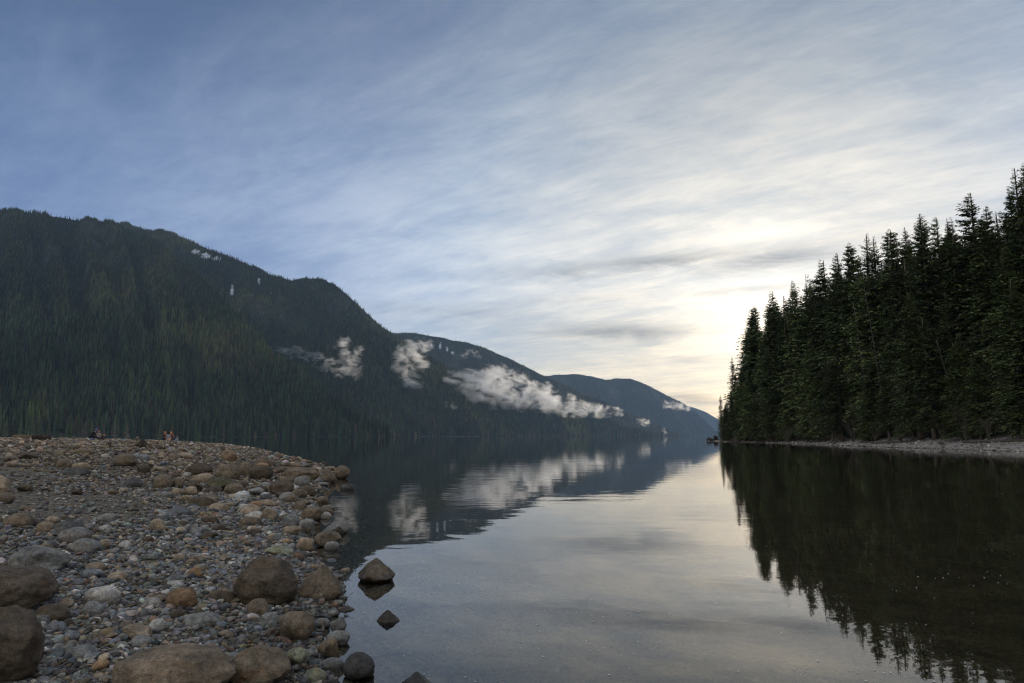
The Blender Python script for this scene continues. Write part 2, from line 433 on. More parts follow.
for (R_, a, b, n, sd, sides, tiers, sp, h0, h1, lab) in (
        (A1, -130, 396, 62000, 5, 6, 4, [], 15, 33, 'dense dark conifer forest covering the near left mountainside'),
        (A2, 60, 664, 90000, 6, 6, 3, SNOW, 15, 31, 'dark conifer forest on the mountain with the rounded knoll and snow patches'),
        (B, 380, 680, 36000, 7, 5, 2, SNOWB, 16, 32, 'bluish conifer forest on the ridge behind the largest mist bank'),
        (C, 540, 719, 14000, 8, 4, 2, [], 18, 34, 'hazy blue forest on the distant double humped ridge')):
    o = obj('forest', forest(R_, a, b, n, sd, sides, tiers, sp, h0, h1), MAT_FOREST)
    tag(o, lab, 'forest', kind='stuff')

# ------------------------------------------------------------------ mist on the slopes (real volumes)
def slope_hit(px, py):
    best = None
    for R_ in (A1, A2, B, C, D):
        u = np.linspace(.001, 1, 1500)
        lo, hi = R_.px[0], R_.px[-1]
        if not lo < px < hi: continue
        x, y, z, *_ = R_.at(np.full(1500, float(px)), u)
        P_y = project(x, y, z)[1]
        b = np.nonzero(P_y <= py)[0]
        if len(b):
            i = b[0]
            if best is None or y[i] < best: best = y[i]
    return best
def mist_mat(name, dens, scale, seed, lo, hi):
    m, t, out = new_mat(name)
    tc = t.node('ShaderNodeTexCoord'); P = tc.outputs['Object']
    at = t.node('ShaderNodeMapping'); t.l.new(P, at.inputs[0]); at.inputs['Location'].default_value = (seed * 13.7, seed * 5.1, seed)
    n = t.noise(at.outputs[0], scale, 5, .62, .6)
    return m, t, out, n
def mist(spine, label, dens=.02, pull=110, seed=1, scale=1.0):
    """spine: (px, py, radius px) blobs; the mesh is a soft closed hull round them at the slope's own distance"""
    P3 = []; sp2 = [spine[0]]
    for q in spine[1:]:                         # fill the gaps so the bank hangs together
        p = sp2[-1]; near_ = min(sp2, key=lambda a_: math.hypot(a_[0] - q[0], a_[1] - q[1]))
        d_ = math.hypot(near_[0] - q[0], near_[1] - q[1]); k_ = int(d_ / (.55 * min(near_[2], q[2])))
        for i in range(1, k_ + 1): sp2.append(tuple(near_[j] + (q[j] - near_[j]) * i / (k_ + 1) for j in range(3)))
        sp2.append(q)
    hy = np.array([slope_hit(q[0], q[1]) or 3000 for q in sp2]); hx = np.array([q[0] for q in sp2])
    hp = np.array([(q[0], q[1]) for q in sp2], float)      # keep just off the slope, with no sudden jump in depth
    line = np.min(hy[None] + 7.0 * np.hypot(hp[:, None, 0] - hp[None, :, 0], hp[:, None, 1] - hp[None, :, 1]), 1) - pull
    for (px, py, r), yy in zip(sp2, line):
        d = pdir(px, py); k = yy / d[1]
        P3.append((d[0] * k, d[1] * k, H + d[2] * k, r / F * k))
    P3 = np.array(P3); c0 = P3[:, :3].mean(0)
    mb = bpy.data.metaballs.new('mist_tmp'); mb.resolution = 1; mb.threshold = .02
    u = float(P3[:, 3].mean())
    mb.resolution = u * .35; mb.render_resolution = u * .35
    for q in P3:
        el = mb.elements.new(); el.co = q[:3] - c0; el.radius = q[3] * 2.0
        el.type = 'BALL'
    ob = bpy.data.objects.new('mist_tmp', mb); COL.objects.link(ob)
    bpy.context.view_layer.update()
    me = bpy.data.meshes.new_from_object(ob.evaluated_get(bpy.context.evaluated_depsgraph_get()))
    bpy.data.objects.remove(ob)
    bm = bmesh.new(); bm.from_mesh(me); bm.verts.ensure_lookup_table()   # keep one closed hull
    todo = set(range(len(bm.verts))); best = []
    while todo:
        st = [todo.pop()]; comp = list(st)
        while st:
            for e_ in bm.verts[st.pop()].link_edges:
                for v_ in e_.verts:
                    if v_.index in todo: todo.discard(v_.index); st.append(v_.index); comp.append(v_.index)
        if len(comp) > len(best): best = comp
    keep_ = set(best); bmesh.ops.delete(bm, geom=[v_ for v_ in bm.verts if v_.index not in keep_], context='VERTS'); bm.to_mesh(me); bm.free()
    # density: sum of soft balls broken by noise
    m, t, out = new_mat('mist')
    tc = t.node('ShaderNodeTexCoord'); P = tc.outputs['Object']
    acc = None
    for q in P3:
        o_ = t.vmath('SUBTRACT', P, tuple(float(v) for v in (q[:3] - c0)))
        dd = t.math('DIVIDE', t.vmath('LENGTH', o_), float(q[3]) * 1.25)
        g = t.math('MAXIMUM', t.math('SUBTRACT', 1.0, t.math('MULTIPLY', dd, dd)), 0)
        acc = g if acc is None else t.math('MAXIMUM', acc, g)
    n = t.noise(t.vmath('ADD', t.vmath('MULTIPLY', P, (.75, .75, 1.25)), (seed * 1000., seed * 333., 0)), scale / (u * 1.1), 8, .60, .8)
    den = t.maprange(t.math('ADD', t.math('MULTIPLY', acc, .58), t.math('MULTIPLY', t.math('SUBTRACT', n, .5), 5.0)), .36, 1.25, 0, dens * .8, True)
    den = t.math('MULTIPLY', den, t.maprange(acc, 0, .25, 0, 1, True))
    pv = t.node('ShaderNodeVolumePrincipled'); pv.inputs['Color'].default_value = (.97, .97, .97, 1); t.l.new(den, pv.inputs['Density'])
    pv.inputs['Anisotropy'].default_value = .55
    t.l.new(pv.outputs[0], out.inputs['Volume'])
    m.cycles.volume_step_rate = .15
    o = obj('mist_bank', me, m); o.location = c0
    tag(o, label, 'mist', 'mist banks on the far slopes')
    return o
mist([(279, 351, 6), (290, 353, 7), (303, 355, 8), (316, 360, 8), (328, 365, 8), (342, 370, 9), (354, 371, 9), (352, 361, 9), (346, 353, 9), (340, 345, 7), (348, 341, 6), (360, 350, 5)],
     'thin white mist wisp trailing across the slope below the rounded knoll', .03, 70, 1)
mist([(398, 362, 9), (405, 350, 9), (415, 346, 8), (427, 344, 7), (401, 372, 9), (409, 380, 9), (419, 384, 7), (422, 364, 8), (412, 362, 10)],
     'curled white mist patch on the shoulder left of the largest mist bank', .03, 80, 2)
mist([(449, 378, 7), (462, 383, 12), (478, 386, 17), (494, 386, 20), (508, 387, 20), (500, 399, 13), (522, 394, 16), (538, 399, 14), (553, 401, 13), (567, 405, 11), (580, 408, 9), (594, 410, 8), (608, 411, 6), (620, 411, 5), (486, 374, 11), (499, 372, 9), (520, 378, 7), (545, 390, 8)],
     'largest white mist bank stretched along the forested slope above the lake', .03, 150, 3)
mist([(664, 404, 4), (672, 405, 5), (682, 406, 5), (690, 407, 3.5)],
     'small bright mist puff on the crest at the right end of the ridges', .012, 200, 4)
mist([(446, 405, 4), (455, 406, 4)], 'faint mist puff low on the slope under the largest mist bank', .02, 80, 5)
mist([(640, 421, 4), (648, 423, 4)], 'tiny pale mist puff left of the end of the far lake', .02, 200, 6)
mist([(664, 430, 2.5), (665, 434, 3)], 'tiny pale mist streak rising from the far end of the lake', .02, 200, 8)
mist([(470, 352, 4), (462, 357, 4), (478, 355, 4)], 'faint mist shred high on the bluish ridge above the largest bank', .012, 100, 7)

# ------------------------------------------------------------------ haze
m, t, out = new_mat('haze_air')
pv = t.node('ShaderNodeVolumePrincipled'); pv.inputs['Color'].default_value = (.45, .66, 1, 1); pv.inputs['Density'].default_value = 3.8e-5
pv.inputs['Anisotropy'].default_value = .1
t.l.new(pv.outputs[0], out.inputs['Volume'])
bm = bmesh.new(); bmesh.ops.create_cube(bm, size=1)
me = bpy.data.meshes.new('haze'); bm.to_mesh(me); bm.free()
o = obj('haze', me, m); o.scale = (22000, 15000, 1500); o.location = (-1500, 5500, 742); tag(o, kind='stuff')

# ------------------------------------------------------------------ stones
BROWN = (.178, .134, .090); DARKB = (.105, .078, .052); TAN = (.32, .245, .17); GREY = (.225, .215, .195); DARKG = (.085, .08, .074)
BLUE = (.17, .178, .182); PALE = (.43, .39, .34); WHITE = (.55, .54, .52); ORANGE = (.30, .185, .11); GREEN = (.24, .235, .16); OLIVE = (.10, .088, .05)
def rock_verts(seed, dims, ang=.3, sub=3, flat_bottom=True):
    rng = np.random.default_rng(seed); v, f = ico(sub); v = v.copy()
    if ang >= .9:                               # peaked: four or five sloping faces meeting in a crest
        nf = rng.integers(4, 6); a0 = rng.uniform(0, 6.28)
        for k in range(nf):
            a = a0 + 6.283 * k / nf + rng.uniform(-.25, .25); th = rng.uniform(.9, 1.06)
            n = np.array([math.cos(a) * math.sin(th), math.sin(a) * math.sin(th), math.cos(th)])
            d = v @ n - .42 * (1 if k else 1.1); v = v - np.outer(np.maximum(d, 0) * .97, n)
    pw = rng.uniform(.85, 1.0); v = np.sign(v) * np.abs(v) ** pw
    for k in range(int(4 + 11 * min(ang, .8)) if ang < .9 else 2):
        n = rng.normal(size=3); n /= np.linalg.norm(n); cut = rng.uniform(.55, .92) if ang > .4 else rng.uniform(.68, .96) if ang > .16 else rng.uniform(.82, .98)
        d = v @ n - cut; v = v - np.outer(np.maximum(d, 0) * (.97 if ang > .4 else .85), n)
    off = rng.uniform(0, 100, 3); amp = .17 if ang > .4 or sub > 4 else .12
    nz = np.array([mnoise.fractal(Vector((p * 1.15 + off).tolist()), .85, 2.1, 6 if sub > 3 else 4) for p in v])
    v = v * (1 + amp * nz)[:, None]
    v /= np.abs(v).max(0)
    return v * np.asarray(dims) / 2, f

ROCKS = []                                       # (x, y, radius, short name)
def hand_rock(px0, px1, ytop, ybase, col, ang, label, short, sink=.25, depth=1.0, rot=0, seed=0, tilt=(0, 0)):
    pxc = (px0 + px1) / 2; g = hit(pxc, min(ybase, 760))
    if g is None: g = (*water_pt(pxc, ybase), 0)
    x, y, z = g
    W = (px1 - px0) / F * (y * CP - (H - z) * SP); hv = (ybase - ytop) / F * (y * CP)
    D_ = W * depth
    # the visible height covers the top's foreshortened depth as well
    el = math.atan2(H - z, y); Hh = max(hv - D_ * .35 * math.sin(el), .25 * W)
    y += D_ * .42; x += (pxc - 512) / F * D_ * .42
    gg = max(gz(x, y), -.12)
    full = Hh / (1 - sink)
    big = (px1 - px0)
    v, f = rock_verts(seed or int(px0 * 7 + ybase * 13), (W, D_, full), ang, 5 if big > 55 else 4 if big > 20 else 3)
    R = Matrix.Rotation(rot, 3, 'Z') if D_ == W else Matrix.Identity(3)
    if tilt != (0, 0): R = Matrix.Rotation(tilt[0], 3, 'X') @ Matrix.Rotation(tilt[1], 3, 'Y') @ R
    v = v @ np.array(R).T
    rng = np.random.default_rng(int(px0 + ybase)); c_ = np.array(col) * rng.uniform(.9, 1.1)
    me = np_mesh('rock', v, f, np.tile(c_, (len(v), 1)))
    zc = min(z, gg if gg > 0 else z) if z > .01 else gz(x, y) if False else z
    o = obj('boulder' if big > 26 else 'stone', me, MAT_ROCK); o.location = (x, y, zc + full / 2 - full * sink)
    tag(o, label, 'boulder' if big > 26 else 'stone', 'boulders and stones on the pebble beach')
    ROCKS.append((x, y, W / 2, short)); return o

HR = [
 (108, 242, 652, 705, (.225, .165, .108), .15, 'largest brown speckled boulder, low and rounded, cut by the bottom picture edge', 'largest bottom edge boulder', .2, .8),
 (226, 292, 650, 690, BROWN, .3, 'grey brown rounded boulder right of the largest bottom edge boulder', 'boulder beside the bottom edge boulder', .2, .9),
 (-60, 57, 570, 618, DARKB, .3, 'dark brown boulder with a horizontal cleft at the left picture edge', 'cleft boulder at left edge', .1, .7),
 (-60, 41, 610, 690, DARKB, .35, 'dark smooth boulder in the lower left corner under the cleft boulder', 'lower left corner boulder', .1, .8),
 (9, 69, 545, 573, GREY, .3, 'flat topped grey slab boulder above the cleft boulder', 'flat grey slab', .2, .7),
 (233, 299, 559, 608, DARKB, .38, 'big brown boulder, left one of the pair at the water edge', 'big brown pair boulder', .15, .8),
 (297, 343, 560, 603, BROWN, .92, 'peaked cracked boulder, right one of the pair, standing in the water edge', 'peaked pair boulder', .15, .8),
 (309, 325, 591, 603, BROWN, .15, 'small round stone at the foot of the peaked pair boulder', 'round stone under the pair', .2, .9),
 (356, 396, 555, 583, (.11, .085, .06), .95, 'cone shaped rock standing alone in the calm water', 'cone shaped rock', .2, .9),
 (375, 401, 609, 623, (.08, .06, .045), .92, 'small jagged dark rock poking out of the water', 'jagged rock in water', .3, .8),
 (277, 315, 612, 643, BROWN, .1, 'egg shaped brown speckled boulder on the gravel near the water', 'egg shaped boulder', .15, .8),
 (247, 270, 601, 621, BROWN, .3, 'brown stone wedged below the big brown pair boulder', 'stone below the big brown boulder', .2, .9),
 (258, 279, 615, 630, GREY, .5, 'grey angular stone left of the egg shaped boulder', 'angular grey stone', .2, .9),
 (317, 343, 640, 662, BROWN, .8, 'angular brown stone at the water edge below the egg shaped boulder', 'angular brown edge stone', .2, .8),
 (342, 376, 656, 680, DARKG, .2, 'dark grey rounded stone in shallow water near the bottom edge', 'dark rounded water stone', .2, .9),
 (400, 433, 672, 692, DARKG, .92, 'dark ragged rock in the water cut by the bottom edge', 'dark bottom water rock', .2, .9),
 (326, 350, 632, 646, GREY, .4, 'flat grey stone in shallow water above the angular brown one', 'flat grey shallow stone', .3, .8),
 (330, 347, 618, 632, GREY, .6, 'small grey angular stone at the lake edge', 'small angular lake edge stone', .2, .8),
 (314, 330, 620, 630, GREY, .4, 'small blue grey stone right of the egg shaped boulder', 'blue grey stone', .2, .8),
 (285, 308, 650, 668, GREEN, .3, 'mottled green grey stone beside the boulder at the bottom', 'mottled green stone', .2, .8),
 (302, 327, 672, 686, GREEN, .2, 'pale greenish flat stone at the bottom picture edge', 'greenish bottom stone', .3, .8),
 (319, 344, 660, 672, GREY, .3, 'flat grey brown slab between the angular stone and the bottom', 'flat slab by the angular stone', .4, .8),
 (83, 121, 588, 607, PALE, .15, 'pale speckled oblong stone lying above a smaller round one', 'pale oblong stone', .15, .7),
 (80, 103, 603, 619, GREY, .2, 'round grey tan stone touching the pale oblong stone', 'round stone by pale oblong', .15, .8),
 (35, 69, 606, 625, DARKB, .3, 'knobby brown stone between the two left edge boulders', 'knobby brown stone', .2, .8),
 (56, 73, 599, 611, TAN, .5, 'small tan stone right of the cleft boulder', 'small tan stone', .2, .8),
 (33, 49, 617, 629, GREY, .2, 'small smooth grey stone beside the lower left corner boulder', 'smooth grey stone', .2, .8),
 (165, 198, 590, 610, (.22, .135, .075), .1, 'orange brown round stone in the middle of the gravel', 'orange brown round stone', .15, .8),
 (164, 184, 581, 589, PALE, .3, 'pale stone just above the orange brown round stone', 'pale stone above orange one', .2, .8),
 (208, 236, 590, 604, DARKB, .2, 'dull brown stone half buried left of the big pair boulder', 'half buried brown stone', .3, .8),
 (121, 152, 625, 641, TAN, .8, 'tan blocky stone with a broken face in the gravel', 'tan blocky stone', .2, .7),
 (148, 168, 620, 632, PALE, .7, 'pale pointed flake leaning on the tan blocky stone', 'pale pointed flake', .3, .7),
 (183, 222, 614, 628, GREY, .3, 'flat brown grey slab sunk in the gravel', 'flat sunk slab', .5, .7),
 (64, 100, 648, 661, GREY, .5, 'flat blue grey slab low in the gravel at bottom left', 'flat blue grey slab', .4, .7),
 (46, 66, 622, 634, BLUE, .4, 'blue grey stone under the knobby brown stone', 'blue grey stone below knobby one', .3, .8),
 (187, 204, 568, 578, (.27, .17, .085), .2, 'yellow brown pebble right of the gravel centre', 'yellow brown pebble', .2, .8),
 (86, 106, 563, 572, TAN, .2, 'tan oval stone right of the flat grey slab', 'tan oval stone', .2, .8),
 (107, 126, 573, 583, TAN, .3, 'light brown flattish stone above the pale oblong stone', 'light brown flattish stone', .2, .8),
 (3, 34, 513, 528, BROWN, .1, 'long rounded brown boulder above the flat grey slab', 'long rounded brown boulder', .2, .8),
 (37, 56, 522, 534, BROWN, .2, 'reddish brown stone left of the pale granite boulder', 'reddish brown stone', .25, .8),
 (52, 84, 522, 535, DARKG, .2, 'dark flat boulder behind the pale granite boulder', 'dark flat boulder', .2, .7),
 (59, 91, 528, 545, (.25, .225, .20), .15, 'pale speckled granite boulder with a smooth rounded top', 'pale granite boulder', .15, .8),
 (67, 100, 539, 553, GREY, .3, 'long grey stone with a knob end below the pale granite boulder', 'long grey knobbed stone', .2, .6),
 (98, 110, 539, 549, TAN, .1, 'round tan stone right of the long grey knobbed stone', 'round tan stone', .15, .9),
 (99, 111, 525, 534, PALE, .1, 'pale round pebble right of the dark flat boulder', 'pale round pebble', .15, .9),
 (64, 73, 516, 524, DARKG, .9, 'tiny black pyramid shaped stone behind the dark flat boulder', 'black pyramid stone', .2, .9),
 (45, 59, 516, 524, TAN, .2, 'small orange tan stone above the dark flat boulder', 'orange tan stone', .2, .9),
 (118, 130, 541, 550, PALE, .2, 'small pale stone resting alone in fine gravel', 'small pale lone stone', .2, .9),
 (18, 32, 484, 492, DARKB, .2, 'dark brown stone on the sandy patch at left', 'dark stone on sand', .2, .9),
 (-14, 13, 492, 504, BROWN, .2, 'brown boulder cut by the left edge at mid beach', 'mid beach left edge boulder', .2, .8),
 (-12, 9, 475, 493, TAN, .3, 'weathered tan boulder at the left edge above a brown one', 'tan left edge boulder', .2, .8),
 (98, 118, 513, 522, GREY, .3, 'grey flat stone right of the sandy patch', 'grey flat stone', .2, .8),
 (113, 137, 453, 467, BROWN, .1, 'rounded brown boulder with a lit top on the upper beach', 'rounded upper beach boulder', .15, .8),
 (136, 151, 464, 474, DARKB, .5, 'blocky dark brown stone right of the rounded upper beach boulder', 'blocky dark stone', .15, .8),
 (123, 142, 479, 488, DARKG, .2, 'dark low stone on the sand at mid beach', 'dark low stone', .25, .8),
 (150, 172, 475, 489, BROWN, .2, 'brown humped boulder at mid beach beside a duller twin', 'brown humped boulder', .15, .8),
 (170, 184, 477, 489, BROWN, .2, 'duller brown stone to the right of the humped boulder', 'duller brown stone', .15, .8),
 (186, 212, 463, 477, DARKB, .15, 'dark brown smooth boulder on the upper beach', 'dark smooth upper boulder', .15, .8),
 (191, 214, 473, 485, TAN, .2, 'light brown boulder below the dark smooth upper boulder', 'light brown boulder', .2, .8),
 (206, 235, 474, 492, OLIVE, .6, 'dark mossy peaked boulder at mid beach', 'mossy peaked boulder', .1, .8),
 (215, 240, 464, 481, BROWN, .1, 'brown domed boulder behind the mossy peaked boulder', 'brown domed boulder', .15, .8),
 (183, 198, 486, 496, TAN, .3, 'tan brown stone left of the mossy peaked boulder', 'tan brown stone', .2, .8),
 (188, 218, 497, 508, DARKB, .2, 'dark flat boulder with a white pebble beside it', 'dark flat mid boulder', .3, .7),
 (204, 214, 499, 508, WHITE, .2, 'white pebble against the dark flat mid boulder', 'white pebble', .1, .9),
 (162, 193, 504, 518, (.15, .15, .15), .9, 'grey wedge shaped slab with a sharp crest at mid beach', 'grey wedge slab', .1, .8),
 (149, 168, 519, 532, TAN, .5, 'knobby brown stone below the grey wedge slab', 'knobby stone under wedge', .15, .8),
 (208, 230, 503, 512, TAN, .2, 'tan elongated stone right of the white pebble', 'tan elongated stone', .25, .7),
 (235, 251, 491, 502, WHITE, .5, 'bluish white angular stone right of the mossy boulder', 'bluish white stone', .2, .8),
 (162, 174, 492, 500, GREY, .2, 'small grey round stone below the humped boulder', 'small grey round stone', .2, .9),
 (171, 181, 488, 496, TAN, .1, 'small tan round stone below the duller brown stone', 'small tan round stone', .2, .9),
 (221, 237, 450, 462, (.24, .16, .10), .1, 'egg shaped tan boulder with a bright top near the skyline', 'tan egg near skyline', .15, .8),
 (238, 253, 462, 476, BROWN, .1, 'brown round boulder above the dark rounded one', 'brown round boulder', .2, .8),
 (249, 273, 465, 481, DARKB, .1, 'dark rounded glossy boulder in the pile near the point', 'dark rounded pile boulder', .1, .8),
 (255, 276, 456, 467, BROWN, .2, 'brown boulder on top of the stone pile near the point', 'pile top boulder', .15, .8),
 (280, 320, 467, 480, BROWN, .4, 'long brown slab boulder lying at the tip of the beach', 'long slab boulder', .15, .6),
 (318, 337, 464, 483, BROWN, .95, 'leaning pyramid boulder at the very tip of the beach', 'leaning pyramid boulder', .1, .8),
 (332, 350, 465, 479, BROWN, .3, 'round brown boulder in the water beyond the leaning pyramid', 'outermost brown boulder', .15, .8),
 (340, 355, 483, 490, DARKG, .2, 'flat grey stone awash in front of the outermost boulder', 'flat awash stone', .4, .8),
 (293, 310, 476, 487, GREY, .2, 'rounded grey granite boulder in front of the long slab', 'grey granite boulder', .15, .8),
 (269, 294, 481, 496, DARKB, .2, 'dark brown boulder in front of the grey granite one', 'dark boulder near granite', .15, .8),
 (279, 295, 492, 501, GREY, .2, 'grey brown stone below the dark boulder near the granite one', 'grey brown stone', .2, .8),
 (298, 315, 485, 497, DARKB, .1, 'dark rounded boulder at the water near the beach tip', 'dark tip waterside boulder', .2, .8),
 (301, 323, 507, 521, BROWN, .15, 'brown rounded boulder half in the water below the beach tip', 'brown waterside boulder', .15, .8),
 (320, 332, 512, 519, PALE, .2, 'pale flat stone awash beside the brown waterside boulder', 'pale awash stone', .4, .8),
 (281, 301, 513, 528, GREY, .4, 'dark grey angular boulder left of the brown waterside boulder', 'angular grey boulder', .15, .8),
 (261, 277, 508, 521, TAN, .2, 'tan grey rounded stone left of the angular grey boulder', 'tan grey rounded stone', .15, .8),
 (239, 262, 517, 527, BROWN, .2, 'low brown tapering stone in the gravel', 'low tapering stone', .3, .7),
 (249, 262, 501, 509, ORANGE, .2, 'small orange stone near the bluish white ones', 'small orange stone', .2, .8),
 (260, 270, 491, 499, WHITE, .5, 'small bluish white angular stone above the orange stone', 'small bluish white stone', .2, .8),
 (299, 317, 519, 532, GREY, .5, 'grey stone with rusty patches at the lake edge', 'rusty grey stone', .15, .8),
 (293, 307, 502, 512, BROWN, .2, 'brown rounded stone above the brown waterside boulder', 'brown stone above waterside boulder', .2, .8),
 (316, 329, 496, 504, BROWN, .2, 'brown wet stone at the lake edge with a pale pebble', 'brown wet stone', .3, .8),
 (282, 303, 526, 536, TAN, .2, 'tan flat stone below the angular grey boulder', 'tan flat stone', .2, .7),
 (295, 315, 537, 553, TAN, .7, 'tan wedge shaped stone at the lake edge', 'tan wedge stone', .1, .8),
 (264, 294, 546, 556, GREEN, .5, 'yellow green lichen coloured slab at the gravel edge', 'yellow green slab', .3, .6),
 (294, 310, 551, 559, DARKG, .5, 'dark angular stone below the tan wedge stone', 'dark angular stone', .2, .8),
 (322, 351, 521, 534, GREY, .7, 'grey wedge slab rising from the shallow water', 'grey water slab', .3, .7),
 (314, 342, 532, 547, BROWN, .2, 'brown oblong boulder standing in shallow water', 'brown shallow water boulder', .15, .7),
 (324, 341, 542, 550, GREY, .2, 'grey flat stone awash under the brown shallow water boulder', 'grey awash stone', .4, .8),
 (62, 90, 468, 476, DARKG, .2, 'low dark stone left of the rounded upper beach boulder', 'low dark upper stone', .25, .7),
 (18, 38, 452, 460, DARKB, .5, 'dark blocky stone on the upper beach at left', 'dark blocky upper stone', .1, .8),
 (73, 94, 448, 455, BROWN, .2, 'long brown stone high on the beach below the seated people', 'long brown upper stone', .2, .7),
 (72, 92, 462, 469, TAN, .2, 'tan long stone on the upper beach sand', 'tan long upper stone', .2, .7),
 (174, 194, 452, 460, TAN, .2, 'tan flat stone on the upper beach below the orange haired people', 'tan flat upper stone', .2, .7),
]
for k, r in enumerate(HR): hand_rock(*r[:8], sink=r[8], depth=r[9], seed=100 + k)

# medium cobbles, each a thing of its own
cand = []; HAND = len(ROCKS)
PAL = [(BROWN, 'brown'), (DARKB, 'dark brown'), (TAN, 'tan'), (GREY, 'grey'), (BLUE, 'blue grey'), (DARKG, 'dark grey'), (PALE, 'pale'), (ORANGE, 'rusty orange')]
rng = np.random.default_rng(99); made = 0; tries = 0; pend = []
while made < 240 and tries < 12000:
    tries += 1
    py = 440 + 240 * rng.random() ** 1.35; px = rng.uniform(0, 345); pile = rng.random() < .4
    if pile: py = rng.uniform(446, 525); px = rng.uniform(170, 335)
    wpx = rng.choice([7, 8, 9, 10, 12, 14, 17], p=[.25, .2, .18, .15, .12, .07, .03]) * rng.uniform(.9, 1.1) * (.8 + .5 * (py - 440) / 240)
    if pile: wpx = rng.uniform(9, 19)
    g = hit(px, py)
    if g is None: continue
    x, y, z = g
    s_l = float(sdist(LEFT, [x], [y])[0])
    if s_l < -.25: continue
    W = wpx / F * y
    if W > .55: continue
    if N1.fbm(np.array([x * .3]), np.array([y * .3]), 2)[0] > .25 and px < 150 and py > 455 and rng.random() < .6: continue
    if any((x - a) ** 2 + (y - b) ** 2 < (r + W / 2) ** 2 * .8 for a, b, r, _ in ROCKS): continue
    near = smooth01((14 - y) / 8)
    pr = np.array([.34, .22, .20, .12, .02, .05, .04, .01]) * (1 - near) + np.array([.10, .06, .14, .26, .24, .10, .08, .02]) * near
    ci = rng.choice(8, p=pr / pr.sum()); ang = rng.choice([.1, .2, .35, .6, .8], p=[.2, .3, .2, .2, .1])
    hh = W * rng.uniform(.38, .72); D_ = W * rng.uniform(.6, 1.1)
    v, f = rock_verts(5000 + made, (W, D_, hh), ang, 3); a = rng.uniform(-.6, .6)
    v = v @ np.array(Matrix.Rotation(a, 3, 'Z') @ Matrix.Rotation(rng.normal() * .15, 3, 'X')).T
    me = np_mesh('cobble', v, f, np.tile(np.array(PAL[ci][0]) * rng.uniform(.8, 1.2), (len(v), 1)))
    o = obj('cobble', me, MAT_ROCK); o.location = (x, y + D_ * .3, gz(x, y) + hh * .28)
    ROCKS.append((x, y, W / 2, None))
    hr = min(ROCKS[:HAND], key=lambda q: (q[0] - x) ** 2 + (q[1] - y) ** 2)
    dx, dy = x - hr[0], (y - hr[1])
    side = ('right of' if dx > 0 else 'left of') if abs(dx) > abs(dy) else ('beyond' if dy > 0 else 'in front of')
    shape = 'round' if ang < .15 else 'smooth' if ang < .3 else 'blunt' if ang < .5 else 'angular'
    pend.append((hr[3], side, PAL[ci][1], shape, math.hypot(dx, dy), o)); made += 1
seen = {}
for (an, side, colr, shape, d_, o) in sorted(pend, key=lambda q: q[4]):
    key = (an, side, colr, shape); k = seen.get(key, 0); seen[key] = k + 1
    o_ = ['', 'second ', 'third ', 'fourth ', 'fifth ', 'sixth '][min(k, 5)]
    tag(o, f'{o_}{colr} {shape} cobble just {side} the {an}', 'cobble', 'boulders and stones on the pebble beach')

# loose gravel and small cobbles: one object
def scatter_stones(pts, sizes, cols, sub, seed, flat=(.35, .75), sink=.2):
    rng = np.random.default_rng(seed); nvar = 14; var = []
    for k in range(nvar):
        v, f = rock_verts(9000 + k, (1, 1, 1), rng.choice([.1, .3, .6, .8]), sub); var.append(v)
    f = ico(sub)[1]; var = np.array(var); n = len(pts)
    vi = rng.integers(0, nvar, n); th = rng.uniform(0, 6.283, n)
    sx = sizes; sy = sizes * rng.uniform(.55, .95, n); sz = sizes * rng.uniform(*flat, n)
    V = var[vi] * np.stack([sx, sy, sz], -1)[:, None]
    tx, ty = rng.normal(0, .22, n), rng.normal(0, .22, n)
    V[..., 2] += V[..., 0] * tx[:, None] + V[..., 1] * ty[:, None]
    cx, sn = np.cos(th)[:, None], np.sin(th)[:, None]
    X = V[..., 0] * cx - V[..., 1] * sn; Y = V[..., 0] * sn + V[..., 1] * cx
    V = np.stack([X + pts[:, 0:1], Y + pts[:, 1:2], V[..., 2] + (pts[:, 2] + sz * (.5 - sink))[:, None]], -1)
    Fc = f[None] + (np.arange(n) * V.shape[1])[:, None, None]
    return V.reshape(-1, 3), Fc.reshape(-1, 3), np.repeat(cols, V.shape[1], 0)
def stone_cols(n, near, rng):
    P_ = np.array([c_[0] for c_ in PAL]); 
    a = np.array([.30, .20, .24, .11, .03, .06, .05, .01]); b = np.array([.09, .06, .12, .31, .20, .10, .10, .02])
    r = rng.random(n); out_ = np.zeros((n, 3))
    pa, pb = np.cumsum(a), np.cumsum(b); 
    cum = pa[None] * (1 - near[:, None]) + pb[None] * near[:, None]
    idx = np.minimum((r[:, None] * .999 > cum).sum(1), 7)
    return P_[idx] * rng.uniform(.5, 1.45, (n, 1)) * (1 + rng.normal(0, .05, (n, 3)))
parts = []
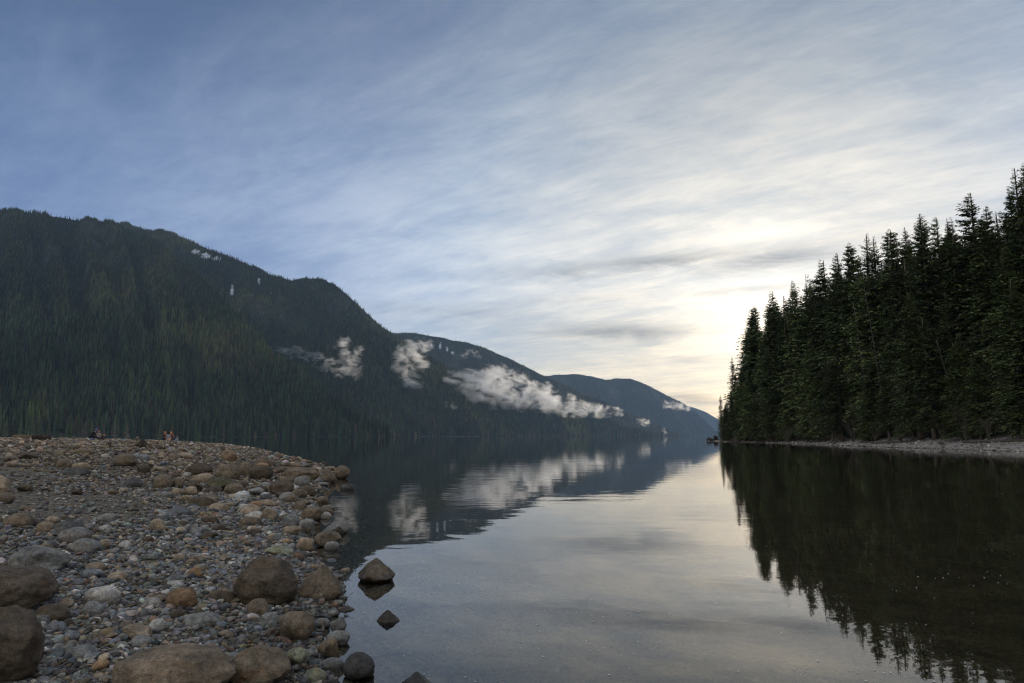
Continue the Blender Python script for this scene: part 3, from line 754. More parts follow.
def layer(seed, y0, y1, n, smin, smax, sub, sl_min=-2.5, pw=2.2, xr=1.0):
    rng = np.random.default_rng(seed)
    y = np.sqrt(rng.uniform(y0 ** 2, y1 ** 2, n)); tt = rng.uniform(-.80, .12 if y1 < 12 else -.2, n); x = tt * y
    g, sl, sr = ground(x, y, True)
    k = (sl > sl_min)
    # patches of bare sand
    bare = N1.fbm(x * .3, y * .3, 2)
    dens = np.where((sl > 2.5) & (bare > .05), .2, 1) * np.where(sl < -.25, .5 * np.exp((sl + .25) * 1.6), 1)
    dens = np.where((x / y < -.53) & (y > 7) & (y < 40), dens * .45, dens)
    k &= rng.random(n) < dens
    x, y, g, sl = x[k], y[k], g[k], sl[k]; n = len(x)
    s = smin * (smax / smin) ** (rng.random(n) ** pw)
    near = smooth01((15 - y) / 9)
    near = smooth01((24 - y) / 12)
    cc = stone_cols(n, near, rng); cc[sl < -.15] *= np.array([.6, .58, .48])
    under = (sl < -.02) & (rng.random(n) > .05); s = np.where(under, np.minimum(s, np.maximum(-g * 1.3, .012)), s)
    # keep clear of the big boulders' middles
    ok = np.ones(n, bool)
    for (a, b, r, _) in ROCKS: ok &= ((x - a) ** 2 + (y - b) ** 2) > (r * .75) ** 2
    pts = np.stack([x, y, g], 1)[ok]
    parts.append(scatter_stones(pts, s[ok], cc[ok], sub, seed))
layer(1, 2.2, 5.5, 22000, .014, .075, 2)
layer(2, 5.5, 9.5, 40000, .018, .09, 2)
layer(3, 9.5, 18, 62000, .022, .11, 1)
layer(4, 18, 40, 60000, .04, .17, 1)
layer(5, 40, 130, 60000, .08, .26, 1, -1, 1.8)
layer(6, 2.5, 9, 3000, .05, .13, 3, -1.3, 1.6)
layer(7, 9, 22, 3600, .08, .18, 2, -1, 1.5)
layer(8, 22, 120, 11000, .14, .50, 2, -.6, 1.5)
V = np.concatenate([p[0] for p in parts]); off = np.cumsum([0] + [len(p[0]) for p in parts])[:-1]
Fc = np.concatenate([p[1] + o_ for p, o_ in zip(parts, off)]); cc = np.concatenate([p[2] for p in parts])
tag(obj('gravel', np_mesh('gravel', V, Fc, cc), MAT_ROCK), 'small grey, blue and brown pebbles covering the beach on the left', 'gravel', kind='stuff')
# right bank stones
rng = np.random.default_rng(77); n = 26000
y = rng.uniform(60, 236, n); x = rng.uniform(50, 90, n); g, sl, sr = ground(x, y, True); k = (sr > -1.2) & (sr < 9.5)
pts = np.stack([x, y, g], 1)[k]; s = .09 * (6 ** (rng.random(k.sum()) ** 3.2))
v_, f_, c_ = scatter_stones(pts, s, np.array([.34, .30, .26])[None] * rng.uniform(.35, 1.5, (len(pts), 1)), 1, 78)
tag(obj('shore_stones', np_mesh('shore_stones', v_, f_, c_), MAT_ROCK), 'pale grey brown stones on the bank below the right forest', 'stones', kind='stuff')

# ------------------------------------------------------------------ conifers on the right shore
MAT_NEEDLE = make_attr('conifer_needles', .75, .6, .35, spec=.2)
MAT_BARK = make_simple('conifer_bark', (.15, .12, .09), .95, 3, .35, .05)
MAT_SNAG = make_simple('grey_dead_wood', (.11, .095, .08), .9, 3, .3, .03)
def crown_mesh(seed, Ht, Rm, nb, t0=.12, droop=.45, thin=1.0, tone=1.0):
    rng = np.random.default_rng(seed)
    tt = rng.random(nb) ** .92; hz = Ht * (t0 + (1 - t0) * tt)
    whorl = np.round(hz / .7) * .7; hz = hz * .72 + whorl * .28
    az = rng.uniform(0, 6.283, nb)
    side_bias = 1 + .22 * np.cos(az - rng.uniform(0, 6.28)) + .2 * np.sin(hz * .9 + rng.uniform(0, 6))
    env = (1 - tt) ** .70 * (1 - .3 * np.exp(-tt * 9))
    L = np.maximum(Rm * env * rng.uniform(.45, 1.2, nb) * side_bias, .12)
    rise = rng.uniform(-.12, .28, nb) + .75 * tt ** 2; dr = droop * rng.uniform(.6, 1.4, nb) * (1 - .5 * tt)
    d = np.stack([np.cos(az), np.sin(az), 0 * az], -1); sd = np.stack([-np.sin(az), np.cos(az), 0 * az], -1)
    J = 10; V = []; C_ = []
    for j in range(J):
        s = (j + rng.uniform(.2, .9, nb)) / J; s = .12 + .88 * s
        p = d * (L * s)[:, None]; p[:, 2] += hz + L * (rise * s - dr * s * s)
        for sg in (-1, 1):
            ln = (.20 * L * (1.15 - s * .75) + .34 * np.clip(L / 1.3, .12, 1)) * rng.uniform(.6, 1.3, nb) * thin
            dirv = d * rng.uniform(.35, .95, (nb, 1)) + sd * sg * rng.uniform(.45, 1.0, (nb, 1)); dirv[:, 2] += rng.uniform(-.75, .05, nb)
            dirv /= np.linalg.norm(dirv, axis=1)[:, None]
            wv = np.cross(dirv, rng.normal(size=(nb, 3)) * .5 + np.array([0, 0, 1.])); wv /= np.linalg.norm(wv, axis=1)[:, None] + 1e-9
            w = ln * rng.uniform(.13, .24, nb)
            a = p; b = p + dirv * (ln * .45)[:, None] + wv * w[:, None]; c1 = p + dirv * ln[:, None]; e = p + dirv * (ln * .45)[:, None] - wv * w[:, None]
            V.append(np.stack([a, b, c1, e], 1)); 
            C_.append(np.repeat((np.array([.088, .108, .038])[None] * tone * rng.uniform(.55, 1.5, (nb, 1)) * (1 + rng.normal(0, .08, (nb, 3))))[:, None], 4, 1))
    V = np.concatenate(V).reshape(-1, 3); C_ = np.concatenate(C_).reshape(-1, 3)
    Fc = np.arange(len(V)).reshape(-1, 4)
    return np_mesh('crown', V, Fc, np.clip(C_, .003, 1), False)
def trunk_mesh(seed, Ht, t0, Rm, dead=46):
    rng = np.random.default_rng(seed); mb = MB(); n = 12
    bend = rng.normal(0, .25, 2)
    pts = [(bend[0] * math.sin(i / (n - 1) * 2.2), bend[1] * math.sin(i / (n - 1) * 1.7), -1.5 + (Ht + 1.3) * i / (n - 1)) for i in range(n)]
    r0 = Ht * .0125
    mb.tube(pts, [r0 * (1.25 if i == 0 else 1) * (1 - .93 * i / (n - 1)) + .02 for i in range(n)], 8, .05, rng)
    for k in range(dead):
        h = rng.uniform(1.2, Ht * .5); a = rng.uniform(0, 6.28); L = rng.uniform(.5, 1.25) * Rm
        q = []
        for j in range(5):
            s = j / 4; q.append((math.cos(a) * L * s, math.sin(a) * L * s, h + L * (.12 * s - .55 * s * s) + rng.normal() * .06))
        mb.tube(q, [.05, .04, .032, .022, .01], 4)
        for j in (1, 2, 3):
            for sgn in (-1, 1):
                l2 = L * rng.uniform(.15, .4); b = a + sgn * rng.uniform(.5, 1.1); p0 = np.array(q[j])
                mb.tube([p0, p0 + np.array([math.cos(b) * l2, math.sin(b) * l2, -.3 * l2])], [.02, .006], 3, cap=False)
    return mb.mesh('trunk')
VARS = []
for k, (Ht, Rm, nb, t0, dr, th, tn) in enumerate([(36, 5.6, 1050, .06, .50, .8, 1.0), (36, 4.8, 950, .10, .38, .75, .85), (36, 6.2, 1150, .04, .6, .85, 1.15), (36, 4.4, 760, .16, .42, .75, .95), (36, 5.4, 900, .08, .48, .85, 1.6), (36, 5.0, 720, .10, .35, .7, .7)]):
    VARS.append((crown_mesh(300 + k, Ht, Rm, nb, t0, dr, th, tn), trunk_mesh(400 + k, Ht, t0, Rm)))
for cm, tm in VARS: tm.materials.append(MAT_BARK); cm.materials.append(MAT_NEEDLE)
PROTO = {}
def conifer(x, y, h, kind, label, wide=1.0, group='conifers of the right shore forest'):
    z = gz(x, y) - .1
    if kind not in PROTO:
        r = empty('conifer', (x, y, z)); 
        for nm, me_ in (('trunk', VARS[kind][1]), ('crown', VARS[kind][0])):
            o_ = bpy.data.objects.new(nm, me_); COL.objects.link(o_); o_.parent = r
        PROTO[kind] = r
    else: r = copy_tree(PROTO[kind])
    s = h / 36.0; wide *= 1.15
    r.location = (x, y, z); r.rotation_euler = (random.gauss(0, .015), random.gauss(0, .015), random.uniform(0, 6.28)); r.scale = (s * wide, s * wide, s)
    tag(r, label, 'tree', group); return r
SKY = [(720, 394, 72, .8), (732, 356, 70, .8), (752, 306, 68, 1.05), (762, 330, 73, .8), (773, 290, 69, 1), (789, 280.5, 70, .9), (797, 290, 66, .9), (805, 273, 71, .9), (820, 259, 68, 1.1), (836, 252, 69, .9), (846, 242.5, 67, .9), (858, 256, 66, .9), (866, 233.5, 69, .9), (875, 236, 71, .8),
       (885, 230, 70, 1), (896, 243, 66, .9), (907, 227, 72, .8), (921, 213.5, 69, .95), (931, 217, 72, .8), (943, 225, 68, 1), (953, 216, 73, .9), (964.5, 193.5, 69, 1.1), (977, 214, 67, .9), (986, 205, 72, .8), (999, 210, 68, .9), (1011, 169, 70, .9), (1023, 158, 72, .95), (1036, 172, 68, 1), (1052, 150, 71, 1), (1075, 140, 69, 1)]
ORD = ['first', 'second', 'third', 'fourth', 'fifth', 'sixth', 'seventh', 'eighth', 'ninth', 'tenth', 'eleventh', 'twelfth', 'thirteenth', 'fourteenth', 'fifteenth', 'sixteenth', 'seventeenth', 'eighteenth', 'nineteenth', 'twentieth',
       'twenty-first', 'twenty-second', 'twenty-third', 'twenty-fourth', 'twenty-fifth', 'twenty-sixth', 'twenty-seventh', 'twenty-eighth', 'twenty-ninth', 'thirtieth']
SPEC = {0: 'small thin conifer at the far left tip of the right shore', 1: 'slim conifer just behind the forest tip, left of the tall lone one', 2: 'tall conifer standing clear at the left end of the forest skyline',
        21: 'tall pointed conifer rising well above its neighbours right of the forest middle', 26: 'tallest conifer at the right picture edge'}
TREES = []
for k, (px, py, X, wd) in enumerate(SKY):
    ratio = (px - 512) / F; e = etan(py)
    # the crown stands back among the trees: solve its depth for the chosen distance from the shore
    y = X / (ratio * (CP + e * SP) )  if False else X / ratio * 1.0
    for _ in range(6):
        z_top = H + e * y; depth = y * CP + (z_top - H) * SP; x = ratio * depth; 
        y = y * (X / x) ** 1.0
    x = X; g = gz(x, y); h = H + e * y - g + .1
    if k in (0,): h = max(h, 8)
    conifer(x, y, h, [3, 3, 2, 5, 0, 1, 4, 5, 0, 1, 2, 4][k % 12], SPEC.get(k, f'dark conifer forming the {ORD[k]} treetop from the left along the forest skyline'), wd)
    TREES.append((x, y, h, k))
SKYX = np.array([s_[0] for s_ in SKY]); SKYE = np.array([etan(s_[1]) for s_ in SKY])
rng = np.random.default_rng(31); cnt = {}
n = 0; tries = 0
while n < 150 and tries < 6000:
    tries += 1
    y = rng.uniform(60, 218); lo = 61.5 + max(0, (y - 200) * .35)
    x = lo + (rng.random() ** 1.5) * 34
    if x / y > .92: continue
    if any((x - a) ** 2 + (y - b) ** 2 < (3.2 if x < 72 else 4.2) ** 2 for a, b, _, _ in TREES): continue
    px = 512 + F * x / (y * 1.02)
    lim = H + np.interp(px, SKYX, SKYE) * y - gz(x, y)
    h = min(lim - rng.uniform(.5, 5), 35) if x > 66 else min(lim - 3, rng.uniform(9, 26))
    if px < 745: h = min(h, lim * .75)
    if h < 6: continue
    j = int(np.argmin([(px - q) ** 2 for q in SKYX])); rel = 'in front of' if x < TREES[j][0] else 'behind'
    key = (j, rel); c_ = cnt.get(key, 0); cnt[key] = c_ + 1
    size = 'young' if h < 14 else 'shorter'
    conifer(x, y, h, int(rng.integers(0, 6)), f'{["", "second ", "third ", "fourth ", "fifth ", "sixth ", "seventh ", "eighth "][min(c_, 7)]}{size} dark conifer {rel} the {ORD[j]} skyline treetop from the left', rng.uniform(.9, 1.25) * (1.25 if h < 16 else 1))
    TREES.append((x, y, h, -1)); n += 1
# pale dead trunks among them
def snag(px, yb, h, lean, label, X=64.5):
    y = X / ((px - 512) / F); x = X; rng = np.random.default_rng(int(px)); mb = MB()
    r = empty('dead_tree', (x, y, gz(x, y) - .2)); nn = 9
    mb.tube([(lean * (i / 8) ** 1.2, 0, h * i / 8) for i in range(nn)], [.11 * (1 - .85 * i / 8) + .02 for i in range(nn)], 7, .06, rng)
    obj('trunk', mb.mesh('trunk'), MAT_SNAG, r); mb = MB()
    for k in range(16):
        t_ = rng.uniform(.2, .97); a = rng.uniform(0, 6.28); L = rng.uniform(.4, 1.5); p0 = np.array([lean * t_ ** 1.2, 0, h * t_])
        mb.tube([p0, p0 + np.array([math.cos(a) * L * .6, math.sin(a) * L * .6, .08]), p0 + np.array([math.cos(a) * L, math.sin(a) * L, -.25 * L])], [.035, .022, .008], 4)
    obj('branches', mb.mesh('branches'), MAT_SNAG, r)
    tag(r, label, 'dead tree', 'bare dead trees at the forest edge')
snag(820, 430, 13, -1.2, 'pale bare dead trunk low at the forest edge near the left')
snag(868, 430, 25, -1.6, 'tall pale dead trunk, left one of the two leaning in mid forest')
snag(884, 430, 27, -2.2, 'tall pale dead trunk, right one of the two leaning in mid forest')
snag(958, 430, 14, -2.6, 'leaning grey dead trunk low in the right part of the forest')
snag(792, 430, 15, -.5, 'thin grey dead trunk near the left end of the forest')
# bare shrubs along the bank
MAT_TWIG = make_simple('bare_twigs', (.15, .12, .09), .9, 3, .3, .01)
def shrub(x, y, h, seed, label):
    rng = np.random.default_rng(seed); r = empty('bare_shrub', (x, y, gz(x, y) - .1)); mb = MB(); tw = MB()
    for k in range(9):
        a = rng.uniform(0, 6.28); L = h * rng.uniform(.7, 1.05); sp = rng.uniform(.15, .5)
        pts = [np.array([math.cos(a) * sp * L * (i / 5) ** 1.2, math.sin(a) * sp * L * (i / 5) ** 1.2, L * i / 5]) for i in range(6)]
        mb.tube(pts, [.045, .038, .03, .022, .014, .006], 4)
        for j in range(14):
            q = rng.uniform(.3, .98); i = int(q * 5); p0 = pts[i] + (pts[min(i + 1, 5)] - pts[i]) * (q * 5 - i); b = rng.uniform(0, 6.28); l2 = L * rng.uniform(.12, .3)
            p1 = p0 + np.array([math.cos(b) * l2 * .7, math.sin(b) * l2 * .7, l2 * .6])
            tw.tube([p0, p1], [.012, .005], 3, cap=False)
            for _ in range(2):
                b2 = b + rng.uniform(-1, 1); tw.tube([p0 * .5 + p1 * .5, p0 * .5 + p1 * .5 + np.array([math.cos(b2) * l2 * .4, math.sin(b2) * l2 * .4, l2 * .35])], [.008, .004], 3, cap=False)
    obj('stems', mb.mesh('stems'), MAT_TWIG, r); obj('twigs', tw.mesh('twigs'), MAT_TWIG, r)
    tag(r, label, 'shrub', 'leafless shrubs along the right bank')
shrub(65.5, 213, 7.0, 1, 'bare spreading shrub at the very tip of the right shore')
shrub(64, 205, 5, 2, 'lower bare shrub behind the tip of the right shore')
for k, px in enumerate((768, 784, 812, 834, 850, 872, 897, 915, 938, 962, 985, 1008)):
    X = 60.6 + (k % 3) * .5; y = X / ((px - 512) / F)
    shrub(X, y, 3.0 + (k * 7 % 5) * .6, 10 + k, f'{ORD[k]} leafless brushy shrub from the left below the forest edge')
MAT_BLOG = make_simple('bank_log', (.12, .095, .07), .95, 3, .35, .03)
for k, (px, L, rr, ang_, lab) in enumerate([(828, 7, .16, .25, 'thin grey log lying on the bank below the forest, leftmost of the bank logs'), (880, 9, .2, -.3, 'long dark log on the bank below the two leaning dead trunks'),
                               (935, 6, .15, .5, 'short dark log on the pale bank right of the middle'), (990, 10, .22, -.15, 'longest dark log along the top of the pale bank at right')]):
    X = 59.0 + .5 * (k % 2); y = X / ((px - 512) / F); rng = np.random.default_rng(800 + k); mb = MB()
    mb.tube([(math.sin(ang_) * L * (i / 6 - .5), L * (i / 6 - .5), rr + rng.normal() * .04) for i in range(7)], [rr * (1 - .07 * i) for i in range(7)], 8, .08, rng)
    for j in range(5):
        q = rng.uniform(-.4, .4) * L; a = rng.uniform(0, 3.1); mb.tube([(math.sin(ang_) * q, q, rr), (math.sin(ang_) * q + math.cos(a) * .6, q + .2, rr + math.sin(a) * .7)], [.05, .02], 4)
    o = obj('driftwood_log', mb.mesh('driftwood_log'), MAT_BLOG)
    z0, z1 = gz(X, y - L * .4), gz(X, y + L * .4); o.location = (X, y, (z0 + z1) / 2); o.rotation_euler = (math.atan2(z1 - z0, L * .8), 0, 0)
    tag(o, lab, 'driftwood')
# dark rocks at the tip of the right shore
for k, (px, ytop, yb, wp, lab) in enumerate([(708, 436.8, 440.3, 7, 'dark squat rock at the outermost tip of the right shore'), (714, 435.6, 440, 5, 'dark knobby rock second from the tip of the right shore'), (727, 428, 436.5, 5, 'dark pointed stump rock under the bare shrub on the right tip'),
                                   (745, 438, 441.6, 10, 'low grey boulder at the waterline right of the tip'), (769, 437, 442.6, 14, 'dark boulder at the waterline below the tall lone conifer'), (808, 436, 443.6, 15, 'dark rounded mound at the waterline left of the pale bank')]):
    d = pdir(px, yb); k_ = (min(gz(60, 200), .0) - H) / d[2]; x, y = d[0] * k_, d[1] * k_
    if k in (0, 1): x, y = (62.5, 214) if k == 0 else (64.0, 214.5); x = (px - 512) / F * y
    if k == 2: y = 208; x = (px - 512) / F * y
    W = wp / F * y; hh = (yb - ytop) / F * y
    v, f = rock_verts(700 + k, (W, W * .9, hh * 1.4), .6, 3)
    o = obj('boulder', np_mesh('boulder', v, f, np.tile((.06, .052, .045), (len(v), 1))), MAT_ROCK); o.location = (x, y, max(gz(x, y), 0) + hh * .4)
    tag(o, lab, 'boulder', 'dark rocks along the right waterline')

# ------------------------------------------------------------------ driftwood on the crest of the beach
MAT_LOG = make_simple('driftwood', (.15, .10, .06), .95, 6, .4, .03); MAT_DLOG = make_simple('dark_driftwood', (.045, .033, .025), .95, 6, .4, .03)
def crest_pt(px, py):
    g = hit(px, py)
    k = py
    while g is None or g[1] > 200: k += .5; g = hit(px, k)
    return g
def log(px0, px1, ytop, yb, mat, label, name='driftwood_log'):
    x, y, z = crest_pt((px0 + px1) / 2, yb); L = (px1 - px0) / F * y; r = (yb - ytop) / F * y * .5
    rng = np.random.default_rng(int(px0)); mb = MB(); n = 8
    mb.tube([(-L / 2 + L * i / 7, rng.normal() * .04, r + rng.normal() * .03) for i in range(n)], [r * (1 - .35 * i / 7) for i in range(n)], 9, .1, rng)
    for k in range(3):
        q = rng.uniform(-.4, .4) * L; mb.tube([(q, 0, r), (q + .1, -.1, r * 2.1)], [r * .2, r * .1], 5)
    o = obj(name, mb.mesh(name), mat); o.location = (x, y, gz(x, y) - r * .2); o.rotation_euler = (0, 0, rng.uniform(-.2, .2))
    tag(o, label, 'driftwood')
log(13, 31, 434.3, 438.6, MAT_LOG, 'brown driftwood log lying on the beach crest at far left')
log(33, 43, 433.8, 440, MAT_DLOG, 'thick black log chunk on the beach crest, the larger of two')
log(44.5, 51, 434.6, 440.2, MAT_DLOG, 'short dark log end just right of the thick black chunk')
log(188, 196, 438.6, 441.4, MAT_DLOG, 'small dark driftwood piece right of the group of people', 'driftwood_piece')
# root stump (dark pyramid)
x, y, z = crest_pt(142, 448); rng = np.random.default_rng(3); mb = MB(); hh = 8.4 / F * y; ww = 21 / F * y
mb.tube([(0, 0, -.1), (0, 0, hh * .35), (.03, 0, hh * .7), (-.03, 0, hh)], [ww * .33, ww * .25, ww * .14, ww * .06], 9, .12, rng)
for k in range(9):
    a = k * .7 + rng.uniform(-.2, .2); q = ww * rng.uniform(.42, .55)
    mb.tube([(0, 0, hh * .5), (math.cos(a) * q * .5, math.sin(a) * q * .5, hh * .28), (math.cos(a) * q, math.sin(a) * q, 0)], [ww * .1, ww * .08, ww * .03], 6, .1, rng)
o = obj('tree_stump', mb.mesh('tree_stump'), MAT_DLOG); o.location = (x, y, gz(x, y)); tag(o, 'dark spreading root stump standing on the upper beach between the people', 'stump')

# thin forked twig in the water and pale floating flecks
mb = MB(); wx, wy = water_pt(346, 607)
mb.tube([(0, 0, -.05), (-.03, .02, .05), (.05, .06, .12)], [.006, .005, .003], 5).tube([(0, 0, -.03), (.10, -.12, .01)], [.005, .002], 5).tube([(-.03, .02, .05), (.06, -.1, .02)], [.004, .002], 5)
o = obj('twig', mb.mesh('twig'), MAT_DLOG); o.location = (wx, wy, 0); tag(o, 'thin forked dark twig sticking out of the water by the boulders', 'twig')
rng = np.random.default_rng(55); V = []; Fc = []
clus = [(rng.uniform(360, 980), rng.uniform(515, 690)) for _ in range(16)]
for k in range(260):
    py = rng.uniform(512, 690) if k < 210 else rng.uniform(470, 600); px = rng.uniform(330, 1000)
    if k % 5 < 3: q_ = clus[k % 16]; px = q_[0] + rng.normal() * 38; py = q_[1] + rng.normal() * 7
    x, y = water_pt(px, max(py, 480))
    if float(sdist(LEFT, [x], [y])[0]) > -.15: continue
    r = .0028 * (3.5 ** rng.random()) * (1.0 + y * .03); n0 = len(V); q = rng.uniform(0, 3.1); el = rng.uniform(.4, 1)
    for j in range(6):
        a = j * math.pi / 3; rr = r * rng.uniform(.6, 1.2); u_, v_ = rr * math.cos(a), rr * el * math.sin(a)
        V.append((x + u_ * math.cos(q) - v_ * math.sin(q), y + u_ * math.sin(q) + v_ * math.cos(q), .004))
    V.append((x, y, .008))
    for j in range(6): Fc.append((n0 + j, n0 + (j + 1) % 6, n0 + 6))
tag(obj('floating_flecks', np_mesh('flecks', V, Fc), make_simple('pale_flecks', (.6, .6, .58), .7, 20, .1, .001)), 'tiny pale flecks floating on the calm water', 'debris', kind='stuff')

# ------------------------------------------------------------------ people on the beach crest
def cloth(name, col): return make_simple(name, col, .85, 20, .15, .004)
MSKIN = make_simple('skin', (.33, .20, .14), .6, 30, .08, .001)
def skin_mesh(name, verts, edges, rads, root=0):
    me = bpy.data.meshes.new(name); me.from_pydata(verts, edges, []); o = bpy.data.objects.new(name, me); COL.objects.link(o)
    md = o.modifiers.new('s', 'SKIN'); 
    for i, r in enumerate(rads): me.skin_vertices[0].data[i].radius = (r, r)
    me.skin_vertices[0].data[root].use_root = True
    sb = o.modifiers.new('d', 'SUBSURF'); sb.levels = 1; sb.render_levels = 1
    bpy.context.view_layer.update()
    res = bpy.data.meshes.new_from_object(o.evaluated_get(bpy.context.evaluated_depsgraph_get()))
    bpy.data.objects.remove(o); 
    for p in res.polygons: p.use_smooth = True
    return res
def person(px, pyb, hpx, pose, rz, jacket, trousers, hair, label, hood=None, hat=None):
    x, y, z = crest_pt(px, pyb)
    r = empty('person', (x, y, gz(x, y)), rz)
    if pose == 'sit':
        J = dict(pel=(0, 0, .22), sp=(0, -.03, .42), ch=(0, 0, .62), nk=(0, .02, .78), hd=(0, .05, .92), sL=(-.18, 0, .68), sR=(.18, 0, .68), eL=(-.25, .14, .46), eR=(.25, .14, .46), hL=(-.13, .36, .44), hR=(.13, .36, .44),
                 pL=(-.1, 0, .2), pR=(.1, 0, .2), kL=(-.15, .38, .46), kR=(.15, .38, .46), aL=(-.14, .55, .09), aR=(.14, .55, .09), tL=(-.15, .72, .05), tR=(.15, .72, .05)); tot = 1.04
    elif pose == 'crouch':
        J = dict(pel=(0, -.1, .38), sp=(0, -.02, .56), ch=(0, .12, .74), nk=(0, .2, .88), hd=(0, .28, 1.0), sL=(-.18, .12, .80), sR=(.18, .12, .80), eL=(-.24, .30, .60), eR=(.24, .3, .6), hL=(-.1, .48, .45), hR=(.1, .48, .45),
                 pL=(-.1, -.1, .36), pR=(.1, -.1, .36), kL=(-.16, .3, .45), kR=(.16, .3, .45), aL=(-.12, .02, .1), aR=(.12, .02, .1), tL=(-.13, .2, .04), tR=(.13, .2, .04)); tot = 1.12
    else:
        J = dict(pel=(0, 0, .92), sp=(0, 0, 1.1), ch=(0, 0, 1.3), nk=(0, .01, 1.48), hd=(0, .03, 1.62), sL=(-.18, 0, 1.4), sR=(.18, 0, 1.4), eL=(-.25, .03, 1.13), eR=(.25, .05, 1.13), hL=(-.24, .14, .9), hR=(.2, .25, .98),
                 pL=(-.1, 0, .88), pR=(.1, 0, .88), kL=(-.12, .04, .5), kR=(.13, .03, .5), aL=(-.12, 0, .09), aR=(.14, 0, .09), tL=(-.13, .17, .04), tR=(.16, .17, .04)); tot = 1.74
    s = (hpx / F * y) / tot; r.scale = (s, s, s)
    names = list(J); idx = {n: i for i, n in enumerate(names)}
    E = [('pel', 'sp'), ('sp', 'ch'), ('ch', 'nk'), ('nk', 'hd'), ('ch', 'sL'), ('ch', 'sR'), ('sL', 'eL'), ('sR', 'eR'), ('eL', 'hL'), ('eR', 'hR'), ('pel', 'pL'), ('pel', 'pR'), ('pL', 'kL'), ('pR', 'kR'), ('kL', 'aL'), ('kR', 'aR'), ('aL', 'tL'), ('aR', 'tR')]
    RD = dict(pel=.13, sp=.12, ch=.135, nk=.05, hd=.095, sL=.065, sR=.065, eL=.042, eR=.042, hL=.03, hR=.03, pL=.09, pR=.09, kL=.058, kR=.058, aL=.04, aR=.04, tL=.035, tR=.035)
    body = skin_mesh('body', [J[n] for n in names], [(idx[a], idx[b]) for a, b in E], [RD[n] for n in names])
    bm = bmesh.new(); bm.from_mesh(body); hd = Vector(J['hd'])
    # nose and fingers belong to the body
    def bt(p, q, r0, r1):
        v, f = tube([p, q], [r0, r1], 5); vs = [bm.verts.new(c_) for c_ in v]
        for ff in f:
            ff = list(dict.fromkeys(ff))
            if len(ff) > 2:
                try: bm.faces.new([vs[i] for i in ff])
                except ValueError: pass
    bt(hd + Vector((0, .075, 0)), hd + Vector((0, .12, -.02)), .018, .012)
    for hn, en, sg in (('hL', 'eL', -1), ('hR', 'eR', 1)):
        h_ = Vector(J[hn]); dv = (h_ - Vector(J[en])).normalized(); sdv = dv.cross(Vector((0, 0, 1))).normalized()
        for k in range(4): bt(h_ + sdv * (k - 1.5) * .018, h_ + dv * (.085 + .01 * (1.5 - abs(k - 1.3))) + sdv * (k - 1.5) * .022 + Vector((0, 0, -.02)), .009, .006)
        bt(h_ - sdv * sg * .02, h_ + dv * .04 - sdv * sg * .055, .01, .007)
    bm.to_mesh(body); bm.free()
    obj('body', body, MSKIN, r)
    def sub(nm, keep, mul, mat):
        nn = [n for n in names if n in keep]; ix = {n: i for i, n in enumerate(nn)}
        o_ = obj(nm, skin_mesh(nm, [J[n] for n in nn], [(ix[a], ix[b]) for a, b in E if a in ix and b in ix], [RD[n] * mul + .008 for n in nn], 0), mat, r)
    Jn = dict(J); J['hL'] = tuple(np.array(J['hL']) * .85 + np.array(J['eL']) * .15); J['hR'] = tuple(np.array(J['hR']) * .85 + np.array(J['eR']) * .15)
    n0 = J['nk']; J['nk'] = tuple(np.array(n0) * .7 + np.array(J['ch']) * .3)
    sub('jacket', {'pel', 'sp', 'ch', 'nk', 'sL', 'sR', 'eL', 'eR', 'hL', 'hR'}, 1.12, cloth('jacket', tuple(c_ * .55 for c_ in jacket)))
    J = dict(J); 
    sub('trousers', {'pel', 'pL', 'pR', 'kL', 'kR', 'aL', 'aR'}, 1.14, cloth('trousers', trousers))
    mb = MB()
    for a, t_ in (('aL', 'tL'), ('aR', 'tR')): mb.ball((np.array(J[a]) + np.array(J[t_])) / 2 + np.array([0, 0, -.01]), (.05, .13, .05))
    obj('shoes', mb.mesh('shoes'), cloth('shoes', (.03, .03, .03)), r)
    hm = MB(); hm.ball(np.array(hd) + np.array([0, -.02, .03]), (.108, .115, .11), 3)
    if hat is None: hm.ball(np.array(hd) + np.array([0, -.06, -.06]), (.09, .06, .12), 2)
    obj('hair', hm.mesh('hair'), cloth('hair', hair), r)
    if hat is not None:
        mb = MB(); mb.ball(np.array(hd) + np.array([0, -.015, .07]), (.115, .12, .10), 3); obj('hat', mb.mesh('hat'), cloth('hat', hat), r)
    ey = MB()
    for sg in (-1, 1): ey.ball(np.array(hd) + np.array([sg * .033, .088, .012]), (.013, .01, .01), 1)
    obj('eyes', ey.mesh('eyes'), cloth('eyes', (.02, .02, .02)), r)
    tag(r, label, 'person'); return r
person(92.5, 440, 10.6, 'crouch', -1.2, (.02, .022, .035), (.03, .03, .045), (.05, .03, .02), 'person crouching in dark clothes and a purple blue hat, left of the left group', hat=(.16, .15, .38))
person(98.3, 440.2, 9.6, 'sit', .4, (.50, .40, .36), (.03, .03, .04), (.30, .16, .13), 'person sitting in a pale pinkish jacket in the middle of the left group')
person(103.6, 440.3, 6.0, 'sit', 1.5, (.03, .03, .04), (.02, .02, .025), (.45, .20, .07), 'small low figure in dark clothes with orange hair, right of the left group')
person(137, 441, 5.8, 'sit', 3.0, (.40, .34, .30), (.05, .05, .05), (.02, .018, .016), 'small dark haired figure sitting alone behind the root stump')
person(164.2, 441.4, 9.6, 'sit', -.8, (.16, .03, .025), (.02, .025, .05), (.55, .20, .07), 'person with orange hair and dark red jacket, leftmost of the right group')
person(167.8, 441.6, 9.6, 'sit', .2, (.50, .48, .50), (.42, .26, .20), (.015, .013, .012), 'black haired person in a light grey top in the right group')
